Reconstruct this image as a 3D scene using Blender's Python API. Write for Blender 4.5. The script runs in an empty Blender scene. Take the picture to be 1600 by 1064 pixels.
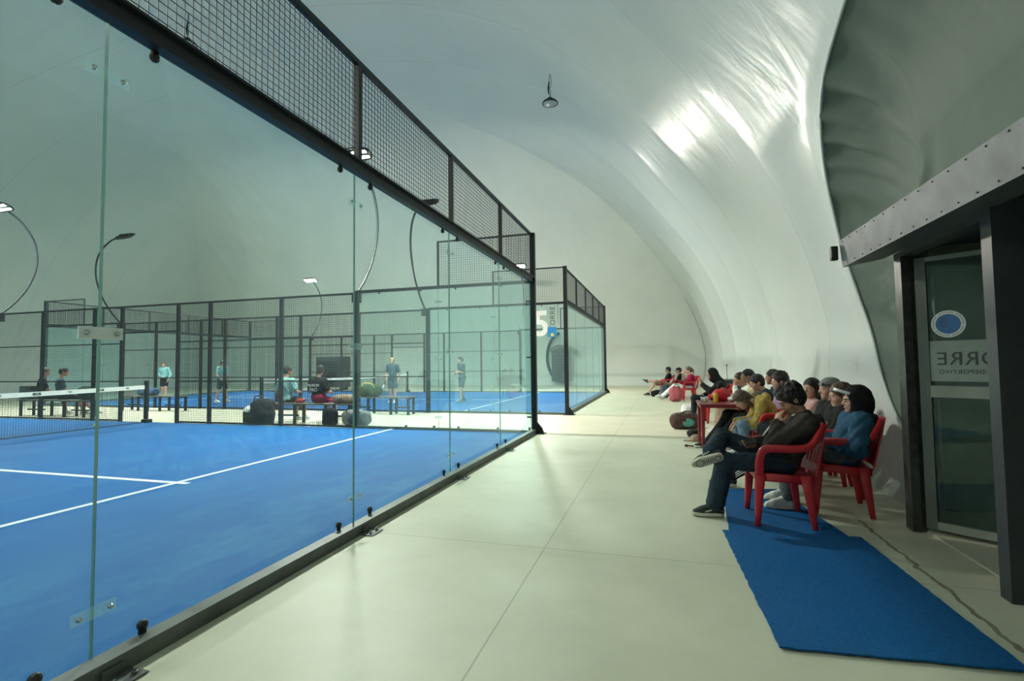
import bpy, bmesh, math, random
import numpy as np
from mathutils import Vector, Matrix

# ------------------------------------------------------------------ camera, world, exposure
sc = bpy.context.scene
COL = sc.collection
CAM_F, YAW, PITCH, ROLL = 784.38, 0.2860065, 0.0467871, -0.0120226
CAM = Vector((2.458960, 0.327618, 1.371835))
_fw = Vector((-math.sin(YAW) * math.cos(PITCH), math.cos(YAW) * math.cos(PITCH), math.sin(PITCH)))
_r = Vector((math.cos(YAW), math.sin(YAW), 0))
_u = _r.cross(_fw)
_r2 = math.cos(ROLL) * _r + math.sin(ROLL) * _u
_u2 = -math.sin(ROLL) * _r + math.cos(ROLL) * _u
cd = bpy.data.cameras.new('camera')
cd.sensor_width = 36.0
cd.lens = CAM_F * 36.0 / 1600.0
cd.clip_start = 0.05
cd.clip_end = 200
cam = bpy.data.objects.new('camera', cd)
COL.objects.link(cam)
cam.matrix_world = Matrix(((_r2.x, _u2.x, -_fw.x, CAM.x), (_r2.y, _u2.y, -_fw.y, CAM.y), (_r2.z, _u2.z, -_fw.z, CAM.z), (0, 0, 0, 1)))
sc.camera = cam
w = bpy.data.worlds.new('world')
sc.world = w
w.use_nodes = True
w.node_tree.nodes['Background'].inputs[0].default_value = (0.25, 0.32, 0.36, 1)
w.node_tree.nodes['Background'].inputs[1].default_value = 0.05
sc.view_settings.view_transform = 'Standard'
sc.view_settings.look = 'None'
sc.view_settings.gamma = 1.0
sc.view_settings.use_curve_mapping = False
sc.view_settings.exposure = 1.36
sc.cycles.max_bounces = 10
sc.cycles.diffuse_bounces = 5
sc.cycles.transparent_max_bounces = 40
sc.cycles.sample_clamp_indirect = 6.0
sc.cycles.use_denoising = True
LAMP_STRENGTH = 1630.0
TILT = 24
LAMP_COLOR = (1.0, 0.95, 0.83)

# ------------------------------------------------------------------ materials
def new_mat(name):
    m = bpy.data.materials.new(name)
    m.use_nodes = True
    return m, m.node_tree.nodes, m.node_tree.links

def setp(b, **kw):
    for k, v in kw.items():
        b.inputs[k.replace('_', ' ')].default_value = v

def mat(name, col, rough=0.6, metal=0.0, var=0.06, scale=8.0, bump=0.0, bscale=60.0, spec=0.5, col2=None, sheen=0.0):
    m, n, l = new_mat(name)
    b = n['Principled BSDF']
    setp(b, Roughness=rough, Metallic=metal)
    b.inputs['Specular IOR Level'].default_value = spec
    if sheen:
        b.inputs['Sheen Weight'].default_value = sheen
    tc = n.new('ShaderNodeTexCoord')
    no = n.new('ShaderNodeTexNoise'); no.inputs['Scale'].default_value = scale; no.inputs['Detail'].default_value = 5
    l.new(tc.outputs['Object'], no.inputs['Vector'])
    r = n.new('ShaderNodeValToRGB')
    c2 = col2 or tuple(max(0, c * (1 - 2 * var)) for c in col)
    c1 = col if col2 else tuple(min(1, c * (1 + 2 * var)) for c in col)
    r.color_ramp.elements[0].color = (*c2, 1); r.color_ramp.elements[1].color = (*c1, 1)
    r.color_ramp.elements[0].position = 0.3; r.color_ramp.elements[1].position = 0.7
    l.new(no.outputs['Fac'], r.inputs['Fac'])
    l.new(r.outputs['Color'], b.inputs['Base Color'])
    if bump:
        nb = n.new('ShaderNodeTexNoise'); nb.inputs['Scale'].default_value = bscale; nb.inputs['Detail'].default_value = 4
        l.new(tc.outputs['Object'], nb.inputs['Vector'])
        bp = n.new('ShaderNodeBump'); bp.inputs['Strength'].default_value = bump; bp.inputs['Distance'].default_value = 0.01
        l.new(nb.outputs['Fac'], bp.inputs['Height']); l.new(bp.outputs['Normal'], b.inputs['Normal'])
    return m

def math_node(n, op, a=None, b=None):
    x = n.new('ShaderNodeMath'); x.operation = op
    if isinstance(a, (int, float)): x.inputs[0].default_value = a
    if isinstance(b, (int, float)): x.inputs[1].default_value = b
    return x

def concrete():
    m, n, l = new_mat('polished concrete')
    b = n['Principled BSDF']
    tc = n.new('ShaderNodeTexCoord')
    n1 = n.new('ShaderNodeTexNoise'); n1.inputs['Scale'].default_value = 0.9; n1.inputs['Detail'].default_value = 8; n1.inputs['Roughness'].default_value = 0.65
    l.new(tc.outputs['Object'], n1.inputs['Vector'])
    r = n.new('ShaderNodeValToRGB')
    r.color_ramp.elements[0].position = 0.3; r.color_ramp.elements[0].color = (0.47, 0.475, 0.36, 1)
    r.color_ramp.elements[1].position = 0.7; r.color_ramp.elements[1].color = (0.58, 0.58, 0.45, 1)
    l.new(n1.outputs['Fac'], r.inputs['Fac'])
    sep = n.new('ShaderNodeSeparateXYZ'); l.new(tc.outputs['Object'], sep.inputs[0])
    last = None
    for axis, pos, hw in (('X', 1.6, 0.006), ('Y', 4.04, 0.005), ('Y', 9.98, 0.03), ('Y', 12.75, 0.02), ('X', -10.0, 0.006), ('Y', 18.0, 0.006), ('Y', 24.5, 0.008), ('Y', -0.3, 0.006)):
        s = math_node(n, 'SUBTRACT', None, pos); l.new(sep.outputs[axis], s.inputs[0])
        a = math_node(n, 'ABSOLUTE'); l.new(s.outputs[0], a.inputs[0])
        c = math_node(n, 'LESS_THAN', None, hw); l.new(a.outputs[0], c.inputs[0])
        if last is None: last = c
        else:
            mx = math_node(n, 'MAXIMUM'); l.new(last.outputs[0], mx.inputs[0]); l.new(c.outputs[0], mx.inputs[1]); last = mx
    sc_ = math_node(n, 'MULTIPLY', None, 0.45); l.new(last.outputs[0], sc_.inputs[0])
    mix = n.new('ShaderNodeMixRGB'); mix.inputs[2].default_value = (0.20, 0.20, 0.15, 1)
    l.new(sc_.outputs[0], mix.inputs[0]); l.new(r.outputs['Color'], mix.inputs[1])
    # ragged worn edge line of the slab in front of the entrance
    n2 = n.new('ShaderNodeTexNoise'); n2.inputs['Scale'].default_value = 7.0; n2.inputs['Detail'].default_value = 6
    l.new(tc.outputs['Object'], n2.inputs['Vector'])
    nm = math_node(n, 'MULTIPLY_ADD', None, 0.10); nm.inputs[2].default_value = -0.05; l.new(n2.outputs['Fac'], nm.inputs[0])
    ax = math_node(n, 'ADD'); l.new(sep.outputs['X'], ax.inputs[0]); l.new(nm.outputs[0], ax.inputs[1])
    s = math_node(n, 'SUBTRACT', None, 4.06); l.new(ax.outputs[0], s.inputs[0])
    a = math_node(n, 'ABSOLUTE'); l.new(s.outputs[0], a.inputs[0])
    c = math_node(n, 'LESS_THAN', None, 0.014); l.new(a.outputs[0], c.inputs[0])
    cy = math_node(n, 'LESS_THAN', None, 5.35); l.new(sep.outputs['Y'], cy.inputs[0])
    cc = math_node(n, 'MULTIPLY'); l.new(c.outputs[0], cc.inputs[0]); l.new(cy.outputs[0], cc.inputs[1])
    cs = math_node(n, 'MULTIPLY', None, 0.7); l.new(cc.outputs[0], cs.inputs[0])
    mix2 = n.new('ShaderNodeMixRGB'); mix2.inputs[2].default_value = (0.10, 0.085, 0.05, 1)
    l.new(cs.outputs[0], mix2.inputs[0]); l.new(mix.outputs[0], mix2.inputs[1])
    l.new(mix2.outputs[0], b.inputs['Base Color'])
    setp(b, Roughness=0.5)
    b.inputs['Specular IOR Level'].default_value = 0.28
    return m

def turf(name, col, col2, worn=None):
    m, n, l = new_mat(name)
    b = n['Principled BSDF']
    tc = n.new('ShaderNodeTexCoord')
    fine = n.new('ShaderNodeTexNoise'); fine.inputs['Scale'].default_value = 90; fine.inputs['Detail'].default_value = 3
    l.new(tc.outputs['Object'], fine.inputs['Vector'])
    r = n.new('ShaderNodeValToRGB')
    r.color_ramp.elements[0].position = 0.25; r.color_ramp.elements[0].color = (*col2, 1)
    r.color_ramp.elements[1].position = 0.75; r.color_ramp.elements[1].color = (*col, 1)
    l.new(fine.outputs['Fac'], r.inputs['Fac'])
    out = r.outputs['Color']
    if worn:
        n1 = n.new('ShaderNodeTexNoise'); n1.inputs['Scale'].default_value = 1.6; n1.inputs['Detail'].default_value = 9; n1.inputs['Roughness'].default_value = 0.7
        mp = n.new('ShaderNodeMapping'); mp.inputs['Scale'].default_value = (1.0, 0.45, 1)
        l.new(tc.outputs['Object'], mp.inputs['Vector']); l.new(mp.outputs[0], n1.inputs['Vector'])
        rr = n.new('ShaderNodeValToRGB'); rr.color_ramp.elements[0].position = 0.46; rr.color_ramp.elements[0].color = (0, 0, 0, 1)
        rr.color_ramp.elements[1].position = 0.8; rr.color_ramp.elements[1].color = (0.75, 0.75, 0.75, 1)
        l.new(n1.outputs['Fac'], rr.inputs['Fac'])
        sep = n.new('ShaderNodeSeparateXYZ'); l.new(tc.outputs['Object'], sep.inputs[0])
        mr = n.new('ShaderNodeMapRange'); mr.inputs['From Min'].default_value = -2.6; mr.inputs['From Max'].default_value = -0.2
        mr.inputs['To Min'].default_value = 0.3; mr.inputs['To Max'].default_value = 1.0
        l.new(sep.outputs['X'], mr.inputs['Value'])
        mm = math_node(n, 'MULTIPLY'); l.new(rr.outputs['Color'], mm.inputs[0]); l.new(mr.outputs[0], mm.inputs[1])
        mx = n.new('ShaderNodeMixRGB'); mx.inputs[2].default_value = (*worn, 1)
        l.new(mm.outputs[0], mx.inputs[0]); l.new(out, mx.inputs[1]); out = mx.outputs[0]
    l.new(out, b.inputs['Base Color'])
    bp = n.new('ShaderNodeBump'); bp.inputs['Strength'].default_value = 0.5; bp.inputs['Distance'].default_value = 0.006
    l.new(fine.outputs['Fac'], bp.inputs['Height']); l.new(bp.outputs[0], b.inputs['Normal'])
    setp(b, Roughness=0.85); b.inputs['Specular IOR Level'].default_value = 0.25
    return m

def membrane(name, col, rough, seams, axis, wr=0.25):
    m, n, l = new_mat(name)
    b = n['Principled BSDF']
    tc = n.new('ShaderNodeTexCoord')
    sep = n.new('ShaderNodeSeparateXYZ'); l.new(tc.outputs['Object'], sep.inputs[0])
    n0 = n.new('ShaderNodeTexNoise'); n0.inputs['Scale'].default_value = 0.5; n0.inputs['Detail'].default_value = 4
    l.new(tc.outputs['Object'], n0.inputs['Vector'])
    r = n.new('ShaderNodeValToRGB')
    r.color_ramp.elements[0].position = 0.3; r.color_ramp.elements[0].color = (*[c * 0.94 for c in col], 1)
    r.color_ramp.elements[1].position = 0.7; r.color_ramp.elements[1].color = (*col, 1)
    l.new(n0.outputs['Fac'], r.inputs['Fac'])
    last = None
    for s0 in seams:
        s = math_node(n, 'SUBTRACT', None, s0); l.new(sep.outputs[axis], s.inputs[0])
        a = math_node(n, 'ABSOLUTE'); l.new(s.outputs[0], a.inputs[0])
        c = math_node(n, 'LESS_THAN', None, 0.02); l.new(a.outputs[0], c.inputs[0])
        if last is None: last = c
        else:
            mx = math_node(n, 'MAXIMUM'); l.new(last.outputs[0], mx.inputs[0]); l.new(c.outputs[0], mx.inputs[1]); last = mx
    mix = n.new('ShaderNodeMixRGB'); mix.inputs[2].default_value = (*[c * 0.86 for c in col], 1)
    if last is not None: l.new(last.outputs[0], mix.inputs[0])
    else: mix.inputs[0].default_value = 0
    l.new(r.outputs[0], mix.inputs[1]); l.new(mix.outputs[0], b.inputs['Base Color'])
    # soft creases in the fabric
    mp = n.new('ShaderNodeMapping')
    mp.inputs['Scale'].default_value = (0.5, 1.6, 0.5) if axis == 'Y' else ((1.6, 0.5, 0.5) if axis == 'X' else (1, 1, 1))
    l.new(tc.outputs['Object'], mp.inputs['Vector'])
    n1 = n.new('ShaderNodeTexNoise'); n1.inputs['Scale'].default_value = 0.9; n1.inputs['Detail'].default_value = 3; n1.inputs['Distortion'].default_value = 0.6
    l.new(mp.outputs[0], n1.inputs['Vector'])
    bp = n.new('ShaderNodeBump'); bp.inputs['Strength'].default_value = wr; bp.inputs['Distance'].default_value = 0.25
    l.new(n1.outputs['Fac'], bp.inputs['Height']); l.new(bp.outputs[0], b.inputs['Normal'])
    setp(b, Roughness=rough); b.inputs['Specular IOR Level'].default_value = 0.2
    return m

def glass(name, tint=(0.88, 0.95, 0.92), dirt_haze=0.05):
    m, n, l = new_mat(name)
    n.remove(n['Principled BSDF'])
    out = n['Material Output']
    tr = n.new('ShaderNodeBsdfTransparent'); tr.inputs[0].default_value = (*tint, 1)
    gl = n.new('ShaderNodeBsdfGlossy'); gl.inputs['Roughness'].default_value = 0.02; gl.inputs[0].default_value = (0.88, 1, 1, 1)
    lw = n.new('ShaderNodeLayerWeight'); lw.inputs['Blend'].default_value = 0.5
    pw = math_node(n, 'POWER', None, 5.0); l.new(lw.outputs['Facing'], pw.inputs[0])
    fr = math_node(n, 'MULTIPLY_ADD', None, 0.5); fr.inputs[2].default_value = 0.022; l.new(pw.outputs[0], fr.inputs[0])
    ms = n.new('ShaderNodeMixShader'); l.new(fr.outputs[0], ms.inputs[0]); l.new(tr.outputs[0], ms.inputs[1]); l.new(gl.outputs[0], ms.inputs[2])
    # dirt smears, plus a pale haze of scattered light put into the pane
    tc = n.new('ShaderNodeTexCoord')
    no = n.new('ShaderNodeTexNoise'); no.inputs['Scale'].default_value = 1.3; no.inputs['Detail'].default_value = 9; no.inputs['Roughness'].default_value = 0.62
    mp = n.new('ShaderNodeMapping'); mp.inputs['Scale'].default_value = (1, 1, 0.55)
    l.new(tc.outputs['Object'], mp.inputs[0]); l.new(mp.outputs[0], no.inputs['Vector'])
    mr = n.new('ShaderNodeMapRange'); mr.inputs['From Min'].default_value = 0.35; mr.inputs['From Max'].default_value = 0.75
    mr.inputs['To Min'].default_value = dirt_haze * 0.35; mr.inputs['To Max'].default_value = dirt_haze * 1.8
    l.new(no.outputs['Fac'], mr.inputs['Value'])
    df = n.new('ShaderNodeBsdfDiffuse'); df.inputs[0].default_value = (0.62, 0.85, 0.88, 1)
    tl = n.new('ShaderNodeBsdfTranslucent'); tl.inputs[0].default_value = (0.62, 0.85, 0.88, 1)
    m2 = n.new('ShaderNodeMixShader'); m2.inputs[0].default_value = 0.5
    l.new(df.outputs[0], m2.inputs[1]); l.new(tl.outputs[0], m2.inputs[2])
    m3 = n.new('ShaderNodeMixShader'); l.new(mr.outputs[0], m3.inputs[0]); l.new(ms.outputs[0], m3.inputs[1]); l.new(m2.outputs[0], m3.inputs[2])
    l.new(m3.outputs[0], out.inputs[0])
    return m

def emit(name, col, s):
    m, n, l = new_mat(name)
    n.remove(n['Principled BSDF'])
    e = n.new('ShaderNodeEmission'); e.inputs[0].default_value = (*col, 1); e.inputs[1].default_value = s
    l.new(e.outputs[0], n['Material Output'].inputs[0])
    return m

SEAM_Y = [9.25, 12.9, 15.9, 19.5, 23.4, 27.2]
SEAM_X = [-26, -20, -14, -8, -2]
M = dict(
    concrete=concrete(),
    turf=turf('blue court turf', (0.003, 0.118, 0.36), (0.002, 0.08, 0.25), worn=(0.06, 0.25, 0.40)),
    mat=turf('blue turf mat', (0.0, 0.105, 0.31), (0.0, 0.055, 0.17)),
    dome=membrane('white dome membrane', (0.55, 0.615, 0.59), 0.28, SEAM_Y, 'Y', 0.13),
    dome_end=membrane('white dome membrane end', (0.59, 0.645, 0.60), 0.45, [], 'X', 0.14),
    cuff=membrane('grey collar membrane', (0.115, 0.155, 0.125), 0.62, [], 'N', 0.25),
    glass=glass('court glass', (0.90, 0.975, 0.975), 0.022),
    glass2=glass('far court glass', (0.91, 0.97, 0.965), 0.026),
    edge=mat('glass edge', (0.14, 0.30, 0.27), 0.15, var=0.02),
    doorglass=glass('door glass', (0.72, 0.8, 0.74), 0.05),
    acrylic=glass('clear acrylic', (0.9, 0.95, 0.93), 0.12),
    frost=mat('frosted white acrylic', (0.74, 0.80, 0.80), 0.3, var=0.01),
    steel=mat('dark powder coated steel', (0.012, 0.017, 0.020), 0.45, var=0.1, scale=3, spec=0.28),
    rail=mat('dusty grey steel', (0.085, 0.10, 0.09), 0.5, var=0.15, scale=5),
    wire=mat('dark mesh wire', (0.010, 0.013, 0.014), 0.4, spec=0.25),
    chrome=mat('bolt steel', (0.5, 0.52, 0.5), 0.25, 1.0),
    white=mat('white paint', (0.80, 0.83, 0.80), 0.6, var=0.02),
    tape=mat('white net tape', (0.72, 0.74, 0.68), 0.6, var=0.03),
    net=mat('black netting', (0.03, 0.04, 0.045), 0.7),
    line=mat('white turf line', (0.55, 0.62, 0.68), 0.8, var=0.06, scale=60),
    red=mat('red plastic', (0.50, 0.022, 0.032), 0.34, var=0.05, scale=4),
    redtable=mat('dark red plastic', (0.24, 0.022, 0.03), 0.35, var=0.05),
    black=mat('black rubber', (0.012, 0.013, 0.013), 0.5),
    zinc=mat('zinc sheet', (0.085, 0.105, 0.11), 0.5, 0.2, var=0.12, scale=5, spec=0.3),
    dark=mat('anthracite panel', (0.03, 0.038, 0.043), 0.45, var=0.08),
    jamb=mat('dark brown steel', (0.035, 0.04, 0.036), 0.4, var=0.25, scale=14),
    alu=mat('door aluminium', (0.10, 0.12, 0.105), 0.4, 0.2, var=0.05),
    bar=mat('door rail', (0.26, 0.29, 0.25), 0.45, 0.1, var=0.05),
    film=mat('sand blasted film', (0.30, 0.36, 0.32), 0.6, var=0.04),
    ink=mat('dark green ink', (0.045, 0.07, 0.06), 0.5, var=0.02),
    blue=mat('blue print', (0.03, 0.16, 0.42), 0.4, var=0.1, scale=20),
    signblue=mat('bright blue print', (0.02, 0.25, 0.62), 0.4, var=0.02),
    yellow=mat('yellow print', (0.8, 0.6, 0.05), 0.4),
    lamp=emit('floodlight face', LAMP_COLOR, LAMP_STRENGTH),
    lampdim=emit('floodlight face dimmed', LAMP_COLOR, LAMP_STRENGTH * 0.25),
    lampoff=mat('unlit lamp lens', (0.30, 0.36, 0.36), 0.3),
    greyfab=mat('grey nylon', (0.16, 0.18, 0.18), 0.7),
    inner=mat('container interior', (0.20, 0.22, 0.19), 0.6),
)

# ------------------------------------------------------------------ mesh helpers
def mesh_from(name, verts, faces, smooth=False, mats=(), midx=None):
    me = bpy.data.meshes.new(name)
    me.from_pydata([tuple(v) for v in verts], [], [tuple(f) for f in faces])
    for mm in mats: me.materials.append(mm)
    if midx is not None:
        me.polygons.foreach_set('material_index', midx)
    if smooth:
        me.polygons.foreach_set('use_smooth', [True] * len(me.polygons))
    me.update()
    return me

def ob(name, me, m=None, parent=None, loc=(0, 0, 0), rot=(0, 0, 0)):
    if m is not None:
        me.materials.clear(); me.materials.append(m)
    o = bpy.data.objects.new(name, me)
    COL.objects.link(o)
    o.location = loc; o.rotation_euler = rot
    if parent: o.parent = parent
    return o

def tag(o, label=None, cat=None, group=None, kind=None):
    if label: o['label'] = label
    if cat: o['category'] = cat
    if group: o['group'] = group
    if kind: o['kind'] = kind
    return o

def thing(name, label, cat, loc=(0, 0, 0), rz=0.0, group=None, kind=None):
    o = bpy.data.objects.new(name, None)
    COL.objects.link(o)
    o.empty_display_size = 0.2
    o.location = loc; o.rotation_euler = (0, 0, rz)
    return tag(o, label, cat, group, kind)

class G:
    """collects boxes, tubes and rings into one mesh"""
    def __init__(s): s.v = []; s.f = []
    def add(s, v, f):
        b = len(s.v); s.v += [tuple(p) for p in v]; s.f += [tuple(i + b for i in q) for q in f]; return s
    def box(s, a, b):
        x0, y0, z0 = a; x1, y1, z1 = b
        v = [(x0, y0, z0), (x1, y0, z0), (x1, y1, z0), (x0, y1, z0), (x0, y0, z1), (x1, y0, z1), (x1, y1, z1), (x0, y1, z1)]
        return s.add(v, [(0, 3, 2, 1), (4, 5, 6, 7), (0, 1, 5, 4), (1, 2, 6, 5), (2, 3, 7, 6), (3, 0, 4, 7)])
    def cbox(s, c, d, bev=0.0):
        if bev <= 0:
            return s.box([c[i] - d[i] / 2 for i in range(3)], [c[i] + d[i] / 2 for i in range(3)])
        bm = bmesh.new(); bmesh.ops.create_cube(bm, size=1)
        for v in bm.verts: v.co = Vector((c[0] + v.co.x * d[0], c[1] + v.co.y * d[1], c[2] + v.co.z * d[2]))
        bmesh.ops.bevel(bm, geom=list(bm.edges), offset=bev, segments=2, affect='EDGES', profile=0.5)
        bm.verts.index_update()
        s.add([v.co for v in bm.verts], [[v.index for v in f.verts] for f in bm.faces]); bm.free(); return s
    def tube(s, pts, r, n=8, caps=True, flat=None, up=(0, 0, 1)):
        """sweep an ellipse along pts; r number or list; flat = (a, b) half sizes (or a list of them)"""
        P = [Vector(p) for p in pts]; k = len(P)
        rings = []
        prev = None
        for i in range(k):
            t = (P[min(i + 1, k - 1)] - P[max(i - 1, 0)]).normalized()
            if prev is None:
                u = Vector(up)
                if abs(u.dot(t)) > 0.95: u = Vector((1, 0, 0)) if abs(t.x) < 0.9 else Vector((0, 1, 0))
            else: u = prev
            a = (u - t * u.dot(t)).normalized(); b = t.cross(a); prev = a
            if flat is not None:
                fa, fb = flat[i] if isinstance(flat, list) else flat
            else:
                ra = r[i] if isinstance(r, (list, tuple)) else r; fa = fb = ra
            ring = []
            for j in range(n):
                th = 2 * math.pi * (j + 0.5) / n
                ca, sa = math.cos(th), math.sin(th)
                if flat is not None:
                    ca = math.copysign(abs(ca) ** 0.6, ca); sa = math.copysign(abs(sa) ** 0.6, sa)
                ring.append(P[i] + a * ca * fa + b * sa * fb)
            rings.append(ring)
        v = [p for q in rings for p in q]; f = []
        for i in range(k - 1):
            for j in range(n):
                f.append((i * n + j, i * n + (j + 1) % n, (i + 1) * n + (j + 1) % n, (i + 1) * n + j))
        if caps:
            f.append(tuple(range(n - 1, -1, -1))); f.append(tuple((k - 1) * n + j for j in range(n)))
        return s.add(v, f)
    def cyl(s, a, b, r, n=12): return s.tube([a, b], r, n)
    def lathe(s, prof, c=(0, 0, 0), n=20, axis='z'):
        v = []; f = []
        for r, z in prof:
            for j in range(n):
                th = 2 * math.pi * j / n
                x, y = r * math.cos(th), r * math.sin(th)
                p = (x, y, z) if axis == 'z' else ((z, x, y) if axis == 'x' else (x, z, y))
                v.append((p[0] + c[0], p[1] + c[1], p[2] + c[2]))
        k = len(prof)
        for i in range(k - 1):
            for j in range(n): f.append((i * n + j, i * n + (j + 1) % n, (i + 1) * n + (j + 1) % n, (i + 1) * n + j))
        f.append(tuple(range(n - 1, -1, -1))); f.append(tuple((k - 1) * n + j for j in range(n)))
        return s.add(v, f)
    def wire(s, a, b, r):
        """thin square wire between a and b (axis aligned)"""
        lo = [min(a[i], b[i]) for i in range(3)]; hi = [max(a[i], b[i]) for i in range(3)]
        for i in range(3):
            if hi[i] - lo[i] < 1e-6: lo[i] -= r; hi[i] += r
        return s.box(lo, hi)
    def mesh(s, name, smooth=False): return mesh_from(name, s.v, s.f, smooth)
    def build(s, name, m, parent=None, smooth=False, loc=(0, 0, 0), rot=(0, 0, 0)):
        me = s.mesh(name, smooth)
        return ob(name, me, m, parent, loc, rot)

def smooth_by_angle(o, deg=40):
    me = o.data
    me.polygons.foreach_set('use_smooth', [True] * len(me.polygons))
    try:
        me.set_sharp_from_angle(angle=math.radians(deg))
    except Exception:
        pass
    return o

def text_mesh(txt, size, extrude=0.001, align='CENTER', spacing=1.0, bold=0.0):
    cu = bpy.data.curves.new('lettering', 'FONT')
    cu.body = txt; cu.size = size; cu.extrude = extrude; cu.align_x = align; cu.align_y = 'CENTER'
    cu.space_character = spacing
    cu.offset = bold
    o = bpy.data.objects.new('lettering', cu); COL.objects.link(o)
    dg = bpy.context.evaluated_depsgraph_get()
    me = bpy.data.meshes.new_from_object(o.evaluated_get(dg), depsgraph=dg)
    bpy.data.objects.remove(o); bpy.data.curves.remove(cu)
    return me

def lettering(name, txt, size, m, parent, matrix, bold=0.0, spacing=1.0, align='CENTER'):
    me = text_mesh(txt, size, 0.001, align, spacing)
    o = ob(name, me, m, parent)
    o.matrix_local = matrix
    return o

def frame_matrix(o, x, y):
    x = Vector(x).normalized(); y = Vector(y).normalized(); z = x.cross(y)
    return Matrix(((x.x, y.x, z.x, o[0]), (x.y, y.y, z.y, o[1]), (x.z, y.z, z.z, o[2]), (0, 0, 0, 1)))
# ------------------------------------------------------------------ the setting: floor and dome
g = G(); g.box((-34, -8, -0.1), (7.2, 33, 0.0)); tag(g.build('floor', M['concrete']), kind='structure')

PZ = [(0, 0), (-.24, .5), (-.33, 1.2), (-.33, 2), (.03, 3.4), (.67, 4.85), (1.48, 6.08), (2.65, 7.6), (3.65, 8.73), (5.45, 10.2), (8.15, 11.5), (11, 12.2), (14.65, 12.7), (18.3, 13.0)]
def catmull(P, per):
    out = []
    for i in range(len(P) - 1):
        p0 = P[max(i - 1, 0)]; p1 = P[i]; p2 = P[i + 1]; p3 = P[min(i + 2, len(P) - 1)]
        k = per(i)
        for j in range(k):
            t = j / k
            out.append(tuple(0.5 * ((2 * b) + (-a + c) * t + (2 * a - 5 * b + 4 * c - d) * t * t + (-a + 3 * b - 3 * c + d) * t ** 3) for a, b, c, d in zip(p0, p1, p2, p3)))
    out.append(P[-1]); return out
PROF = catmull(PZ, lambda i: 12 if i < 6 else 6)
PO = np.array([p[0] for p in PROF]); PZZ = np.array([p[1] for p in PROF])
XR, XL, YF, YN = 4.65, -31.95, 31.0, -5.6
def off_at(z): return float(np.interp(z, PZZ, PO))

def pillow(c, seams, lo, hi):
    ed = [lo] + [q for q in seams if lo + 0.05 < q < hi - 0.05] + [hi]
    for a, b in zip(ed[:-1], ed[1:]):
        if a <= c <= b and b - a > 1e-4:
            t = (c - a) / (b - a); return max(0.0, 4 * t * (1 - t)) ** 0.75
    return 0.0

# arch in the dome wall where the entrance collar is attached: (y, z) along the far side, mirrored to the near side
ARC_HALF = [(5.93, 0.0), (6.4, 0.48), (6.95, 0.85), (7.35, 1.3), (7.68, 1.9), (7.80, 2.55), (7.74, 3.0), (7.5, 3.5), (7.15, 3.9), (6.67, 4.22), (6.2, 4.40), (5.6, 4.52), (5.0, 4.60), (4.2, 4.64)]
YC = 4.2
ARC_F = catmull(ARC_HALF, lambda i: 5)
ARC = ARC_F + [(2 * YC - y, z) for y, z in ARC_F[-2::-1]]
ARC_A = np.array(ARC)
def inside_arc(y, z):
    y = YC + abs(y - YC)
    ys = ARC_A[:len(ARC_F)]
    # far half polygon: inside if y < boundary y at this z
    if z >= 4.64: return False
    return y < np.interp(z, ys[:, 1], ys[:, 0])

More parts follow.
